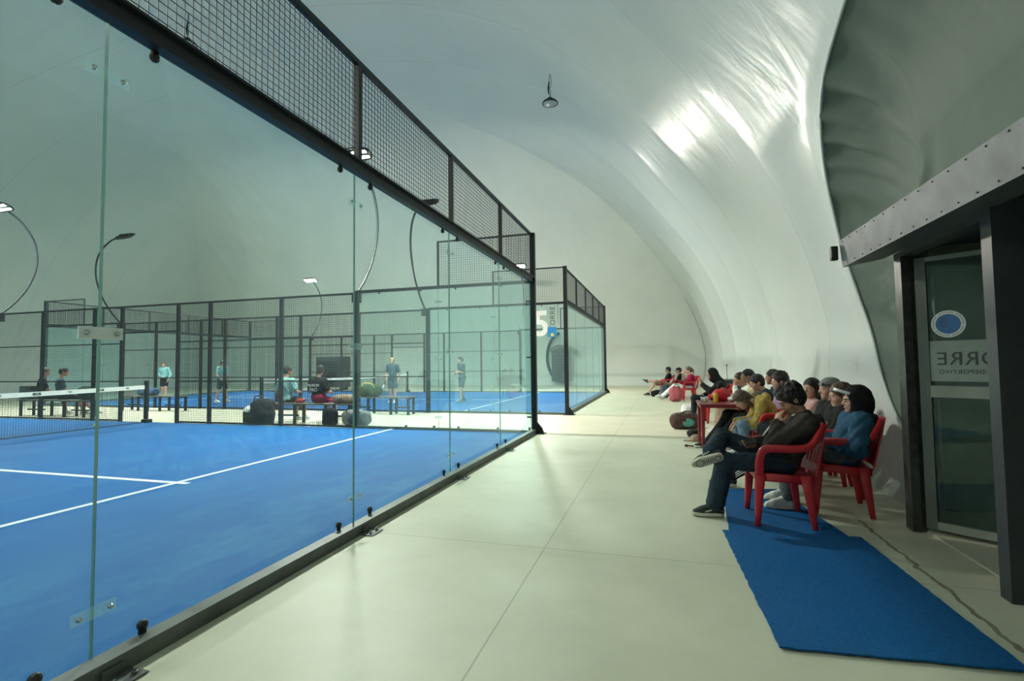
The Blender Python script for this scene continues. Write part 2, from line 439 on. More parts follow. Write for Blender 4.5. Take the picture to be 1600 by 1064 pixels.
def dome_side(name, along, lo, hi, sgn, base, seams, m, cut=False):
    """one slope of the dome; along = axis index the wall runs along, base = its foot coordinate, sgn = inward direction"""
    fine = sorted(set([round(v, 3) for v in list(np.arange(lo, hi, 0.3)) + [hi] + list(seams) + (list(np.arange(-0.6, 9.0, 0.09)) if cut else [])]))
    verts = []; faces = []
    nr = len(PROF); nc = len(fine)
    amp = 0.085 if cut else 0.04
    for i in range(nr):
        o, z = PROF[i]
        j0, j1 = max(0, i - 1), min(nr - 1, i + 1)
        t = Vector((PO[j1] - PO[j0], PZZ[j1] - PZZ[j0])).normalized()   # (inward, up)
        nrm = (-t.y, t.x)                                                 # outward in the (offset, z) plane
        for c in fine:
            cc = min(max(c, lo + max(o, 0)), hi - max(o, 0))
            if o < 0: cc = min(max(c, lo + o), hi - o) if c in (lo, hi) else c
            if c == lo: cc = lo + o
            if c == hi: cc = hi - o
            p = pillow(cc, seams, lo + o, hi - o) * amp * min(1, max(0, (z - 0.3) / 2.0)) * (1 - 0.7 * min(1, o / 12 if o > 0 else 0))
            if cut and cc < 9.25:
                yr = YC + 0.15 + float(np.interp(z, ARC_A[:len(ARC_F), 1], ARC_A[:len(ARC_F), 0])) - YC
                q0 = (cc - yr) / max(0.2, 9.25 - yr)
                p = 0.16 * math.sin(math.pi * q0) * min(1, max(0, (z - 1.0) / 2.0)) * (1 if z < 5 else max(0, 1 - (z - 5) / 3)) if 0 < q0 < 1 else 0
            oo = o + nrm[0] * p; zz = z + nrm[1] * p
            q = [0, 0, zz]; q[along] = cc; q[1 - along] = base + sgn * oo
            verts.append(q)
    for i in range(nr - 1):
        for j in range(nc - 1):
            faces.append((i * nc + j, i * nc + j + 1, (i + 1) * nc + j + 1, (i + 1) * nc + j))
    bm = bmesh.new()
    bv = [bm.verts.new(v) for v in verts]
    for f in faces:
        try: bm.faces.new([bv[k] for k in f])
        except ValueError: pass
    bmesh.ops.remove_doubles(bm, verts=bm.verts, dist=0.004)
    bmesh.ops.dissolve_degenerate(bm, edges=bm.edges, dist=0.003)
    if cut:
        dead = []
        for f in bm.faces:
            c = f.calc_center_median()
            if c.y < 9 and c.z < 4.7 and inside_arc(c.y, c.z): dead.append(f)
        es = set(e for f in dead for e in f.edges)
        bmesh.ops.delete(bm, geom=dead, context='FACES')
        for e in [e for e in bm.edges if e.is_boundary]:
            for v in e.verts:
                if v.co.z > 0.02 and 0 < v.co.y < 8.5 and v.co.z < 4.9:
                    d = np.hypot(ARC_A[:, 0] - v.co.y, ARC_A[:, 1] - v.co.z); k = int(d.argmin())
                    if d[k] < 0.2:
                        v.co.y, v.co.z = ARC_A[k]; v.co.x = base + sgn * off_at(v.co.z)
        bmesh.ops.dissolve_degenerate(bm, edges=bm.edges, dist=0.003)
    for f in bm.faces: f.smooth = True
    bmesh.ops.recalc_face_normals(bm, faces=bm.faces)
    me = bpy.data.meshes.new(name); bm.to_mesh(me); bm.free()
    return tag(ob(name, me, m), kind='structure')

dome_side('wall_right', 1, YN, YF, -1, XR, SEAM_Y, M['dome'], cut=True)
dome_side('wall_left', 1, YN, YF, 1, XL, [y for y in np.arange(-2, 30, 5.0)], M['dome'])
dome_side('wall_far', 0, XL, XR, -1, YF, SEAM_X, M['dome_end'])
dome_side('wall_near', 0, XL, XR, 1, YN, SEAM_X, M['dome_end'])
# welded strip of the seam where the end wall meets the long side
g = G()
pts = [(XR - o - 0.03, YF - o - 0.03, z) for o, z in PROF[:62]]
g.tube(pts, 0.022, 6)
tag(g.build('trim_1', M['dome'], smooth=True), kind='structure')

# ------------------------------------------------------------------ entrance: collar membrane, booth, canopy and door
FRM = []
fr_y0, fr_y1, fr_z = 2.95, 5.28, 2.30
k = len(ARC); half = len(ARC_F)
for i in range(k):
    t = i / (k - 1)
    # far upright for the first 40 %, head for 20 %, near upright for 40 %
    if t < 0.34: FRM.append((4.52, fr_y1, fr_z * t / 0.34))
    elif t < 0.66: FRM.append((4.40, fr_y1 + (fr_y0 - fr_y1) * (t - 0.34) / 0.32, fr_z + 0.12))
    else: FRM.append((4.52, fr_y0, fr_z * (1 - t) / 0.34))
verts = []; faces = []; NS = 22
ARC_D = []
for i in range(k):
    y, z = ARC[i]
    ARC_D.append((XR - off_at(z), y, z))
NK = 4 * (k - 1) + 1
def lerp_list(Lst, t):
    i = min(int(t), len(Lst) - 2); f = t - i
    return Vector(Lst[i]).lerp(Vector(Lst[i + 1]), f)
for i in range(NK):
    tt = i / 4.0
    a = lerp_list(ARC_D, tt); b = lerp_list(FRM, tt); u = tt / (k - 1)
    for j in range(NS + 1):
        s = j / NS
        p = a.lerp(b, s)
        bulge = math.sin(math.pi * min(1, s * 1.0)) ** 0.8
        p.x += 0.42 * bulge * min(1, a.z / 2.0) + 0.05 * bulge
        p.z += 0.18 * bulge * (1 if a.z > 3 else 0.0)
        # gathered folds that fan out from the rim and from the canopy corner
        fold = math.sin(u * 210 + 2.2 * math.sin(u * 40) + 3.0 * s) * 0.55 + math.sin(u * 123 + 1.3 + 5 * s) * 0.45
        near_rim = math.exp(-((s - 0.14) / 0.17) ** 2) * (0.2 + math.exp(-((u - 0.33) / 0.075) ** 2))
        near_frm = math.exp(-((s - 0.85) / 0.2) ** 2) * math.exp(-((u - 0.30) / 0.07) ** 2)
        p.x += 0.05 * fold * near_rim + 0.08 * fold * near_frm
        p.y += 0.05 * fold * near_frm
        p.z += 0.03 * fold * near_rim
        verts.append(p)
for i in range(NK - 1):
    for j in range(NS):
        faces.append((i * (NS + 1) + j, (i + 1) * (NS + 1) + j, (i + 1) * (NS + 1) + j + 1, i * (NS + 1) + j + 1))
o = ob('wall_collar', mesh_from('wall_collar', verts, faces, True), M['cuff']); tag(o, kind='structure')
# scalloped lap of the dome fabric along the upper rim, and its welded bead
g = G(); g.tube([Vector(p) + Vector((-0.012, 0, 0)) for p in ARC_D], 0.018, 6); tag(g.build('trim_2', M['dome'], smooth=True), kind='structure')

booth = thing('entrance_booth', 'dark steel entrance booth with zinc canopy beside the red chairs', 'entrance booth', (4.4, 4.1, 0))
def bl(p): return (p[0] - 4.4, p[1] - 4.1, p[2])
def bbox(gg, a, b): return gg.box(bl(a), bl(b))
g = G()
bbox(g, (4.62, 5.22, 0.0), (7.0, 5.28, 2.3)); g.build('side_panel', M['inner'], booth)
g = G(); bbox(g, (4.9, 2.95, 0.0), (7.0, 3.0, 2.3)); g.build('side_panel', M['inner'], booth)
g = G(); bbox(g, (7.0, 2.95, 0.0), (7.05, 5.28, 2.3)); g.build('rear_panel', M['inner'], booth)
g = G(); bbox(g, (4.40, 2.95, 2.30), (7.05, 5.28, 2.40)); g.build('roof', M['dark'], booth)
g = G(); bbox(g, (4.36, 5.12, 0.0), (4.42, 5.24, 2.25)); bbox(g, (4.42, 5.14, 0.0), (4.47, 5.24, 2.25)); bbox(g, (4.36, 3.96, 2.21), (4.46, 5.12, 2.30)); g.build('door_frame', M['jamb'], booth)
g = G(); bbox(g, (4.46, 2.96, -0.0), (7.0, 5.22, 0.012)); g.build('threshold', M['concrete'], booth)
# canopy: sloping zinc fascia and soffit
can = G()
YA, YB = 5.45, 1.2
prof = [(4.05, 2.20), (4.03, 2.44), (4.40, 2.50), (4.40, 2.30), (4.36, 2.255)]
v = [bl((x, YA, z)) for x, z in prof] + [bl((x, YB, z)) for x, z in prof]
n5 = len(prof)
f = [tuple(range(n5)), tuple(range(2 * n5 - 1, n5 - 1, -1))] + [(i, i + n5, (i + 1) % n5 + n5, (i + 1) % n5) for i in range(n5)]
can.add(v, f); co = can.build('canopy', M['zinc'], booth)
for i in range(14):
    y = YA - 0.08 - i * 0.17
    for zz in (2.225, 2.42):
        rv = G(); rv.lathe([(0.0001, -0.006), (0.006, -0.006), (0.004, 0.006), (0.0001, 0.006)], (0, 0, 0), 8, 'x')
        rv.build('rivet', M['black'], co, loc=bl((4.05 - (zz - 2.20) * 0.083, y - (0.05 if zz < 2.3 else 0), zz)))
g = G(); bbox(g, (4.31, 3.86, 0.0), (4.95, 3.96, 2.28)); o = g.build('end_panel', M['dark'], booth)
# small black sensor box on the end of the canopy
g = G(); g.cbox((0, 0, 0), (0.06, 0.05, 0.13), 0.008); g.cbox((-0.012, -0.03, 0.0), (0.03, 0.012, 0.07), 0.003)
o = g.build('sensor', M['black'], None, loc=(4.0, 5.50, 2.34)); tag(o, 'small black sensor box on the far end of the zinc canopy', 'sensor')

# glazed door leaf standing open inside the booth
dr = thing('door_1', None, None, (4.46, 5.13, 0.012), math.atan2(-0.61, 0.79), kind='structure')
W_, H_ = 0.92, 2.17
for x0, x1 in ((0, 0.07), (W_ - 0.07, W_)):
    g = G(); g.box((x0, -0.02, 0.03), (x1, 0.02, H_)); g.build('stile', M['alu'], dr)
for z0, z1 in ((0.03, 0.09), (H_ - 0.035, H_)):
    g = G(); g.box((0.07, -0.02, z0), (W_ - 0.07, 0.02, z1)); g.build('rail', M['bar'], dr)
g = G(); g.box((0.07, -0.004, 0.09), (W_ - 0.07, 0.004, H_ - 0.035)); pane = g.build('glass_pane', M['doorglass'], dr)
g = G(); g.box((0.07, -0.028, 1.06), (W_ - 0.07, 0.024, 1.15)); g.build('push_bar', M['bar'], dr)
g = G(); g.box((0.07, -0.008, 1.185), (W_ - 0.07, -0.005, 1.50)); film = g.build('sign_film', M['film'], dr)
mx = lambda x, z, y: Matrix(((-1, 0, 0, x), (0, 0, -1, y), (0, 1, 0, z), (0, 0, 0, 1)))
lettering('sign_text', 'TORRE', 0.145, M['ink'], film, mx(0.345, 1.355, -0.0095), spacing=1.05)
lettering('sign_text', 'CENTRO DEPORTIVO', 0.044, M['ink'], film, mx(0.362, 1.258, -0.0095), spacing=1.15)
st = G(); st.lathe([(0.0001, -0.0065), (0.105, -0.0065), (0.105, -0.005), (0.0001, -0.005)], (0, 0, 0), 40, 'y'); sk = st.build('round_sticker', M['white'], dr, loc=(0.192, 0, 1.63))
st = G(); st.lathe([(0.0001, -0.0075), (0.077, -0.0075), (0.077, -0.0065), (0.0001, -0.0065)], (0, 0, 0), 40, 'y'); st.build('sticker_print', M['blue'], sk)
st = G()
for i in range(40):
    a = 2 * math.pi * i / 40
    if i % 8 in (7,): continue
    st.cbox((0.091 * math.cos(a), -0.0072, 0.091 * math.sin(a)), (0.006, 0.0012, 0.009))
for i in range(8):
    st.cbox((-0.028 + 0.004 * (i % 3), -0.0082, 0.055 - i * 0.0115), (0.055 - 0.008 * (i % 3), 0.0012, 0.004))
st.build('sticker_lettering', M['ink'], sk)
# ------------------------------------------------------------------ padel courts
def wire_panel(wd, ht, axis, cell=0.05, r=0.0019):
    """welded mesh in its own plane, origin at the lower corner, running along axis (0 = x, 1 = y)"""
    g = G()
    n = int(round(wd / cell)); mz = int(round(ht / cell))
    for i in range(n + 1):
        c = wd * i / n
        a = [0, 0, 0]; b = [0, 0, ht]; a[axis] = b[axis] = c
        g.wire(a, b, r)
    for i in range(mz + 1):
        z = ht * i / mz
        a = [0, 0, z]; b = [0, 0, z]; b[axis] = wd
        g.wire(a, b, r)
    me = g.mesh('mesh_panel'); me.materials.append(M['wire']); return me
_wp = {}
def put_mesh(parent, x, y, z, wd, ht, axis):
    key = (round(wd, 3), round(ht, 3), axis)
    if key not in _wp: _wp[key] = wire_panel(*key)
    return ob('mesh_panel', _wp[key], None, parent, (x, y, z))

_gp = {}
def put_glass(parent, x, y, z, wd, ht, axis, far=False):
    key = (round(wd, 3), round(ht, 3), axis, far)
    if key not in _gp:
        g = G(); d = [0.012, 0.012, ht]; d[axis] = wd; g.box((0, 0, 0), d)
        me = g.mesh('glass_panel'); me.materials.append(M['glass2'] if far else M['glass']); me.materials.append(M['edge'])
        for p in me.polygons:
            if abs(p.normal[1 - axis]) < 0.5: p.material_index = 1
        _gp[key] = me
    return ob('glass_panel', _gp[key], None, parent, (x, y, z))

def bolt_mesh(axis, sgn):
    g = G(); q = 'x' if axis == 1 else 'y'
    g.lathe([(0.0001, 0), (0.012, 0), (0.012, 0.006 * sgn), (0.008, 0.010 * sgn), (0.0075, 0.016 * sgn), (0.004, 0.020 * sgn), (0.0001, 0.020 * sgn)], (0, 0, 0), 12, q)
    return smoothed(g.mesh('bolt'))
def smoothed(me):
    me.polygons.foreach_set('use_smooth', [True] * len(me.polygons)); return me
BOLT = bolt_mesh(1, 1); BOLT.materials.append(M['chrome'])
def clip_mesh():
    g = G(); g.lathe([(0.0001, -0.012), (0.022, -0.012), (0.026, 0.0), (0.022, 0.012), (0.010, 0.02), (0.0001, 0.02)], (0, 0, 0), 14, 'x')
    g.cbox((0, 0, 0.03), (0.016, 0.036, 0.06), 0.004)
    return g.mesh('clip')
CLIP = clip_mesh(); CLIP.materials.append(M['black'])
def anchor_mesh():
    g = G(); g.cbox((0.07, 0, 0.006), (0.11, 0.16, 0.008), 0.002)
    for s in (-1, 1): g.lathe([(0.0001, 0.008), (0.014, 0.008), (0.014, 0.02), (0.007, 0.022), (0.007, 0.034), (0.0001, 0.034)], (0.085, s * 0.045, 0.0), 6)
    g.cbox((0.02, 0, 0.03), (0.012, 0.10, 0.05), 0.002)
    return g.mesh('anchor')
ANCHOR = anchor_mesh(); ANCHOR.materials.append(M['rail'])

def corner_post(w_, x, y, out, toward):
    """square post 4 m high with its foot plate and gusset; out = +-1 towards the outside in x, toward = +-1 away from the court in y"""
    g = G(); g.box((x, y - 0.05, 0.012), (x + 0.10 * out, y + 0.05, 4.0)) if out > 0 else g.box((x - 0.10, y - 0.05, 0.012), (x, y + 0.05, 4.0))
    p = g.build('post', M['steel'], w_)
    g = G(); cx = x + 0.05 * out
    g.cbox((cx + 0.06 * out, y, 0.006), (0.30, 0.24, 0.012), 0.003); g.build('base_plate', M['steel'], p)
    g = G(); xx = x + 0.10 * out
    g.add([(xx, y - 0.03, 0.012), (xx + 0.13 * out, y - 0.03, 0.012), (xx + 0.10 * out, y - 0.03, 0.10), (xx, y - 0.03, 0.22), (xx, y + 0.03, 0.012), (xx + 0.13 * out, y + 0.03, 0.012), (xx + 0.10 * out, y + 0.03, 0.10), (xx, y + 0.03, 0.22)],
          [(0, 1, 2, 3), (7, 6, 5, 4), (0, 4, 5, 1), (1, 5, 6, 2), (2, 6, 7, 3), (3, 7, 4, 0)])
    g.build('gusset', M['steel'], p)
    return p

def back_wall(label, x, y0, y1, out, detail=True):
    w_ = thing('glass_back_wall', label, 'court wall', (x, (y0 + y1) / 2, 0))
    yo = (y0 + y1) / 2
    rel = thing_rel(w_)
    far = not detail
    g = G(); g.box((min(0, 0.095 * out), y0 - yo, 0.0), (max(0, 0.095 * out), y1 - yo, 0.085)); g.build('base_rail', M['rail'], w_)
    g = G(); g.box((min(0, 0.07 * out), y0 - yo, 3.0), (max(0, 0.07 * out), y1 - yo, 3.12)); g.box((min(0, 0.10 * out), y0 - yo, 3.085), (max(0, 0.10 * out), y1 - yo, 3.10)); g.build('beam', M['steel'], w_)
    g = G(); g.box((min(0, 0.045 * out), y0 - yo, 3.955), (max(0, 0.045 * out), y1 - yo, 4.0)); g.build('top_rail', M['steel'], w_)
    for i in range(5):
        a = y0 + 2 * i - yo
        put_glass(w_, -0.014 if out > 0 else 0.002, a + 0.004, 0.03, 1.992, 2.975, 1, far)
        put_mesh(w_, 0.022 * out, a + 0.02, 3.12, 1.96, 0.84, 1)
        if i:
            g = G(); g.box((min(0, 0.05 * out), a - 0.025, 3.12), (max(0, 0.05 * out), a + 0.025, 3.96)); g.build('mesh_post', M['steel'], w_)
            for z, mt in ((2.75, 'acrylic'), (1.535, 'frost'), (0.285, 'acrylic')):
                if not detail and z != 1.535: continue
                near = i == 1 and detail
                g = G(); g.cbox((0.004 * out, a, z), (0.008, 0.19, 0.055), 0.001)
                pl = g.build('joint_plate', M[mt if near else 'acrylic'], w_)
                if detail:
                    for s in (-1, 1): ob('bolt', BOLT, None, pl, (0.008 * out, a + s * 0.066, z))
        if detail:
            for yy in (a + 0.22, a + 1.78):
                c = ob('clip', CLIP, None, w_, (0.008, yy, 2.965)); 
                c = ob('clip', CLIP, None, w_, (0.008, yy, 0.125), (math.pi, 0, 0))
            if i: ob('anchor', ANCHOR, None, w_, (0.085, a + 0.02, 0))
    corner_post(w_, 0, y1 + 0.05 - yo, out, 1)
    if detail:
        for z in (0.32, 1.5, 2.62):
            g = G(); g.cbox((-0.045, y1 - yo - 0.0, z), (0.09, 0.03, 0.03), 0.004); g.build('pane_clamp', M['black'], w_)
    corner_post(w_, 0, y0 - 0.05 - yo, out, -1) if y0 > 1 else None
    return w_

def thing_rel(o): return o.location

def side_fence(label, y, out, detail=True, xs=None):
    """long side: two 2 m panes at each end, steel mesh between with the gate gap at the net; out = +-1 outside direction in y"""
    w_ = thing('side_fence', label, 'court fence', (-10, y, 0))
    X = lambda x: x + 10
    mesh_x = xs
    o1, o2 = (0, 0.06) if out > 0 else (-0.06, 0)
    for x in (-4.0, -16.0):
        g = G(); g.box((X(x) - 0.05, o1 - 0.01, 0.0), (X(x) + 0.05, o2 + 0.02, 3.0)); p = g.build('post', M['steel'], w_)
        g = G(); g.cbox((X(x), (o1 + o2) / 2, 0.006), (0.22, 0.2, 0.012), 0.003); g.build('base_plate', M['steel'], p)
    for x in mesh_x:
        g = G(); g.box((X(x) - 0.04, o1, 0.0), (X(x) + 0.04, o2, 3.0)); g.build('post', M['steel'], w_)
    spans = [(-4.0, mesh_x)]
    xsA = [x for x in [-4.0] + list(mesh_x) + [-16.0]]
    xsA = sorted(xsA, reverse=True)
    for a, b in zip(xsA[:-1], xsA[1:]):
        gate = abs((a + b) / 2 + 10) < 0.3 and (a - b) > 1.2
        bars = [(-0.02, 2.955, 0.025, 3.0)]
        if not gate: bars += [(-0.012, 1.025, 0.016, 1.055), (-0.012, 2.005, 0.016, 2.035), (-0.02, 0.02, 0.025, 0.055)]
        else: bars += [(-0.015, 2.28, 0.02, 2.32)]
        for p0, z0, p1, z1 in bars:
            g = G(); g.box((X(b), p0, z0), (X(a), p1, z1)); g.build('rail', M['steel'], w_)
        if not gate: put_mesh(w_, X(b) + 0.05, 0.002, 0.06, a - b - 0.1, 2.9, 0)
        else: put_mesh(w_, X(b) + 0.05, 0.002, 2.32, a - b - 0.1, 0.62, 0)
    for s in (0, 1):
        xa = -4.0 if s == 0 else -20.0
        for i in range(2):
            put_glass(w_, X(xa + 2 * i) + 0.006, -0.006, 0.04, 1.988, 2.94, 0, True)
        xm = X(-2.0 if s == 0 else -20.0)
        put_mesh(w_, xm + 0.03, 0, 3.05, 1.94, 0.9, 0)
        g = G(); g.box((X(xa), -0.02, 2.98), (X(xa) + 4, 0.045, 3.04)); g.build('rail', M['steel'], w_)
        g = G(); g.box((xm, -0.015, 3.96), (xm + 2, 0.02, 3.99)); e = xm if s == 0 else xm + 2; g.box((e - 0.02, -0.015, 3.04), (e + 0.02, 0.02, 3.99)); g.build('mesh_frame', M['steel'], w_)
        g = G(); g.box((X(xa), -0.03, 0.0), (X(xa) + 4, 0.06, 0.06)); g.build('base_rail', M['rail'], w_)
        if detail and s == 0:
            for xx in (X(-0.7), X(-1.55), X(-2.1), X(-2.75)):
                g = G(); g.lathe([(0.0001, -0.03), (0.02, -0.03), (0.02, 0.02), (0.0001, 0.02)], (xx, -0.006, 0.085), 10, 'y'); g.build('clip', M['black'], w_)
            for xx in (X(-0.6), X(-1.6), X(-2.4), X(-3.4)):
                g = G(); g.lathe([(0.0001, -0.03), (0.016, -0.03), (0.016, 0.02), (0.0001, 0.02)], (xx, -0.006, 2.955), 10, 'y'); g.build('clip', M['black'], w_)
            for z in (0.28, 1.5, 2.7):
                g = G(); g.cbox((X(-2.0), -0.010, z), (0.16, 0.006, 0.045), 0.001); pl = g.build('joint_plate', M['acrylic'], w_)
                for q in (-1, 1):
                    g = G(); g.lathe([(0.0001, -0.012), (0.012, -0.012), (0.012, 0.0), (0.0001, 0)], (X(-2.0) + q * 0.055, -0.014, z), 10, 'y'); g.build('bolt', M['chrome'], pl)
    return w_

# turf of the courts, with the painted lines as parts
def court(y0, label):
    g = G(); g.box((-20, y0, 0.0), (0.0, y0 + 10, 0.012)); t = g.build('court_turf', M['turf'])
    tag(t, label, 'court turf', kind='structure')
    for a, b in (((-3.12, y0 + 0.02, 0.012), (-3.04, y0 + 9.98, 0.015)), ((-16.98, y0 + 0.02, 0.012), (-16.90, y0 + 9.98, 0.015)), ((-16.9, y0 + 4.94, 0.0121), (-2.90, y0 + 5.02, 0.0152))):
        g = G(); g.box(a, b); g.build('court_line', M['line'], t)
    return t
YB0, YB1 = 13.66, 23.66
court(0.0, 'blue turf of the near court'); court(YB0, 'blue turf of the farther court')

back_wall('long glass court wall with black beam and mesh top, running away beside the walkway', 0.0, 0.0, 10.0, 1)
side_fence('side of the near court, glass corner then dark mesh with a gate gap', 10.0, 1, True, (-6.0, -8.1, -9.12, -11.02, -12.02, -14.0))
back_wall('farther glass court wall with the white numeral beside its corner post', 0.0, YB0 + 0.06, YB1 - 0.06, 1, False)
sf = side_fence('side of the farther court facing the benches, printed with a white 5', YB0, -1, True, (-6.3, -8.40, -9.3, -11.40, -12.42, -14.42))
side_fence('farthest dark mesh fence, in front of the end wall of the hall', YB1, 1, False, (-6.0, -8.0, -9.1, -10.95, -12.0, -14.0))
back_wall('distant glass court wall at the left end of the farther court', -20.0, YB0 + 0.06, YB1 - 0.06, -1, False)

# numeral and printed sign on the corner pane of the farther court
fm = frame_matrix((10 - 0.63, -0.010, 2.43), (1, 0, 0), (0, 0, 1))
me = text_mesh('5', 0.95, 0.0015, bold=0.022); bmx = Matrix.Diagonal((0.95, 1.0, 1, 1))
o = ob('numeral', me, M['white'], sf); o.matrix_local = fm @ bmx
fm2 = frame_matrix((10 - 0.30, -0.010, 2.60), (0, 0, 1), (-1, 0, 0))
lettering('sign_text', 'TORRE', 0.20, M['ink'], sf, fm2, spacing=1.05)
g = G(); g.box((10 - 0.45, -0.012, 2.09), (10 - 0.20, -0.0095, 2.36)); sg = g.build('logo_panel', M['signblue'], sf)
g = G(); g.lathe([(0.0001, -0.0135), (0.045, -0.0135), (0.045, -0.012), (0.0001, -0.012)], (10 - 0.32, 0, 2.15), 18, 'y'); g.build('logo_dot', M['yellow'], sg)
g = G(); g.cbox((10 - 0.155, -0.011, 2.72), (0.012, 0.002, 0.55)); g.build('sign_stroke', M['ink'], sf)

# ---- nets
def net(y0, label, detail):
    n_ = thing('padel_net', label, 'net', (-10, y0 + 5, 0))
    for s in (-1, 1):
        yy = s * 4.92
        g = G(); g.cbox((0, yy, 0.53), (0.09, 0.07, 1.06), 0.006); p = g.build('net_post', M['steel'], n_)
        g = G(); g.cbox((0.03, yy, 0.05), (0.2, 0.16, 0.10), 0.02); g.build('post_foot', M['steel'], p)
    def top(y): return 0.88 + 0.05 * (abs(y) / 5) ** 2
    g = G(); N = 24
    ys = [-4.87 + 9.74 * i / N for i in range(N + 1)]
    v = []; f = []
    for y in ys:
        t = top(y)
        for dx, z in ((-0.006, t - 0.075), (0.006, t - 0.075), (0.006, t + 0.02), (-0.006, t + 0.02)): v.append((dx, y, z))
    for i in range(N):
        for j in range(4): f.append((i * 4 + j, i * 4 + (j + 1) % 4, i * 4 + 4 + (j + 1) % 4, i * 4 + 4 + j))
    f += [(3, 2, 1, 0), (N * 4, N * 4 + 1, N * 4 + 2, N * 4 + 3)]
    g.add(v, f); band = g.build('tape', M['tape'], n_)
    g = G()
    k = int(9.74 / 0.045)
    for i in range(k + 1):
        y = -4.87 + 9.74 * i / k; g.wire((0, y, 0.03), (0, y, top(y) - 0.07), 0.0016)
    for i in range(19):
        z = 0.03 + 0.043 * i
        g.wire((0, -4.87, z), (0, 4.87, z), 0.0016)
    tag(g.build('netting', M['net'], n_), kind='stuff')
    g = G(); g.box((-0.012, -4.87, 0.012), (0.012, 4.87, 0.03)); g.build('net_cord', M['net'], n_)
    if detail:
        for i in range(9):
            y = 4.45 - i * 0.62; z = top(y) - 0.027
            if i % 2:
                g = G(); g.cbox((0.0075, y, z), (0.003, 0.15, 0.055), 0.001); lg = g.build('tape_mark', M['ink'], band)
                lettering('tape_lettering', 'C6', 0.05, M['tape'], lg, frame_matrix((0.0095, y, z), (0, 1, 0), (0, 0, 1)))
            else:
                g = G()
                for q in range(3): g.add([(0.0085, y - 0.05 + 0.03 * q, z + 0.016), (0.0085, y - 0.03 + 0.03 * q, z + 0.02), (0.0085, y - 0.01 + 0.02 * q, z - 0.016), (0.0085, y - 0.02 + 0.02 * q, z - 0.02), (0.0065, y - 0.05 + 0.03 * q, z + 0.016), (0.0065, y - 0.03 + 0.03 * q, z + 0.02), (0.0065, y - 0.01 + 0.02 * q, z - 0.016), (0.0065, y - 0.02 + 0.02 * q, z - 0.02)], [(0, 1, 2, 3), (7, 6, 5, 4), (0, 4, 5, 1), (1, 5, 6, 2), (2, 6, 7, 3), (3, 7, 4, 0)])
                g.build('tape_mark', M['ink'], band)
    return n_
net(0.0, 'padel net with white printed tape across the near court', True)
net(YB0, 'padel net across the farther court, behind the benches', False)

# ---- floodlights on curved arms
def floodlight(x, y, s, label, pole=False, tilt=TILT, face=None):
    """s = direction in y of the court it lights; the arm bows outwards (against s) and carries the head 3 m above the fence"""
    t = thing('floodlight', label, 'floodlight', (x, y, 3.0), 0, 'court floodlights on curved arms')
    g = G(); g.cbox((0, -s * 0.06, -0.10), (0.16, 0.16, 0.22), 0.01); g.build('bracket', M['steel'], t)
    pts = [(0, -s * 0.06, 0.0), (0, -s * 0.38, 0.35), (0, -s * 0.72, 0.90), (0, -s * 0.92, 1.6), (0, -s * 0.84, 2.3), (0, -s * 0.48, 2.85), (0, -s * 0.12, 3.10)]
    pts = catmull(pts, lambda i: 6)
    g = G(); g.tube(pts, 0.03, 8); g.build('arm', M['steel'], t, True)
    head = thing('head', None, None); head.parent = t; head.location = (0, s * 0.02, 3.14); head.rotation_euler = (s * math.radians(tilt), 0, 0); head.scale = (1.35, 1.35, 1.35)
    # oval ring, two bars, back plate and light face (built along x, facing down)
    g = G(); R_ = []
    for i in range(33):
        a = 2 * math.pi * i / 32; c, q = math.cos(a), math.sin(a)
        R_.append((0.14 * math.copysign(abs(q) ** 0.8, q), 0.30 * math.copysign(abs(c) ** 0.6, c), 0))
    ring = [(p[1], p[0], 0.008) for p in R_]
    g.tube(ring, None, 6, False, flat=(0.012, 0.012)); g.build('ring', M['steel'], head)
    for w_ in (1, -1):
        g = G(); g.cbox((0, w_ * 0.058, 0.028), (0.46, 0.04, 0.02), 0.004)
        for q in range(9): g.cbox((-0.2 + 0.05 * q, w_ * 0.055, 0.045), (0.006, 0.045, 0.03))
        g.build('heat_sink', M['steel'], head)
    for w_ in (1, -1):
        g = G(); g.cbox((0, w_ * 0.056, 0.0), (0.56, 0.066, 0.03), 0.005); g.build('housing', M['steel'], head)
    for q in (-1, 1):
        g = G(); g.box((-0.235, q * 0.056 - 0.023, -0.0165), (0.235, q * 0.056 + 0.023, -0.0152)); g.build('diffuser', M[face or ('lampdim' if pole else 'lamp')], head)
    if pole:
        g = G(); g.box((-0.05, -0.05, -3.0), (0.05, 0.05, 0.0)); g.build('pole', M['steel'], t)
    return t
for x, nm in ((-4.05, 'right'), (-16.0, 'left')):
    floodlight(x, 10.06, -1, 'lit floodlight on the near court fence, %s of the two' % nm)
    floodlight(x, YB0 - 0.06, 1, 'floodlight seen from behind on the farther court fence, %s of the two' % nm, tilt=42)
    floodlight(x, YB1 + 0.06, -1, 'distant lit floodlight on the farthest fence, %s of the two' % nm)
    floodlight(x, -0.12, 1, 'floodlight outside the picture behind the near court, %s of the two' % nm, pole=True)

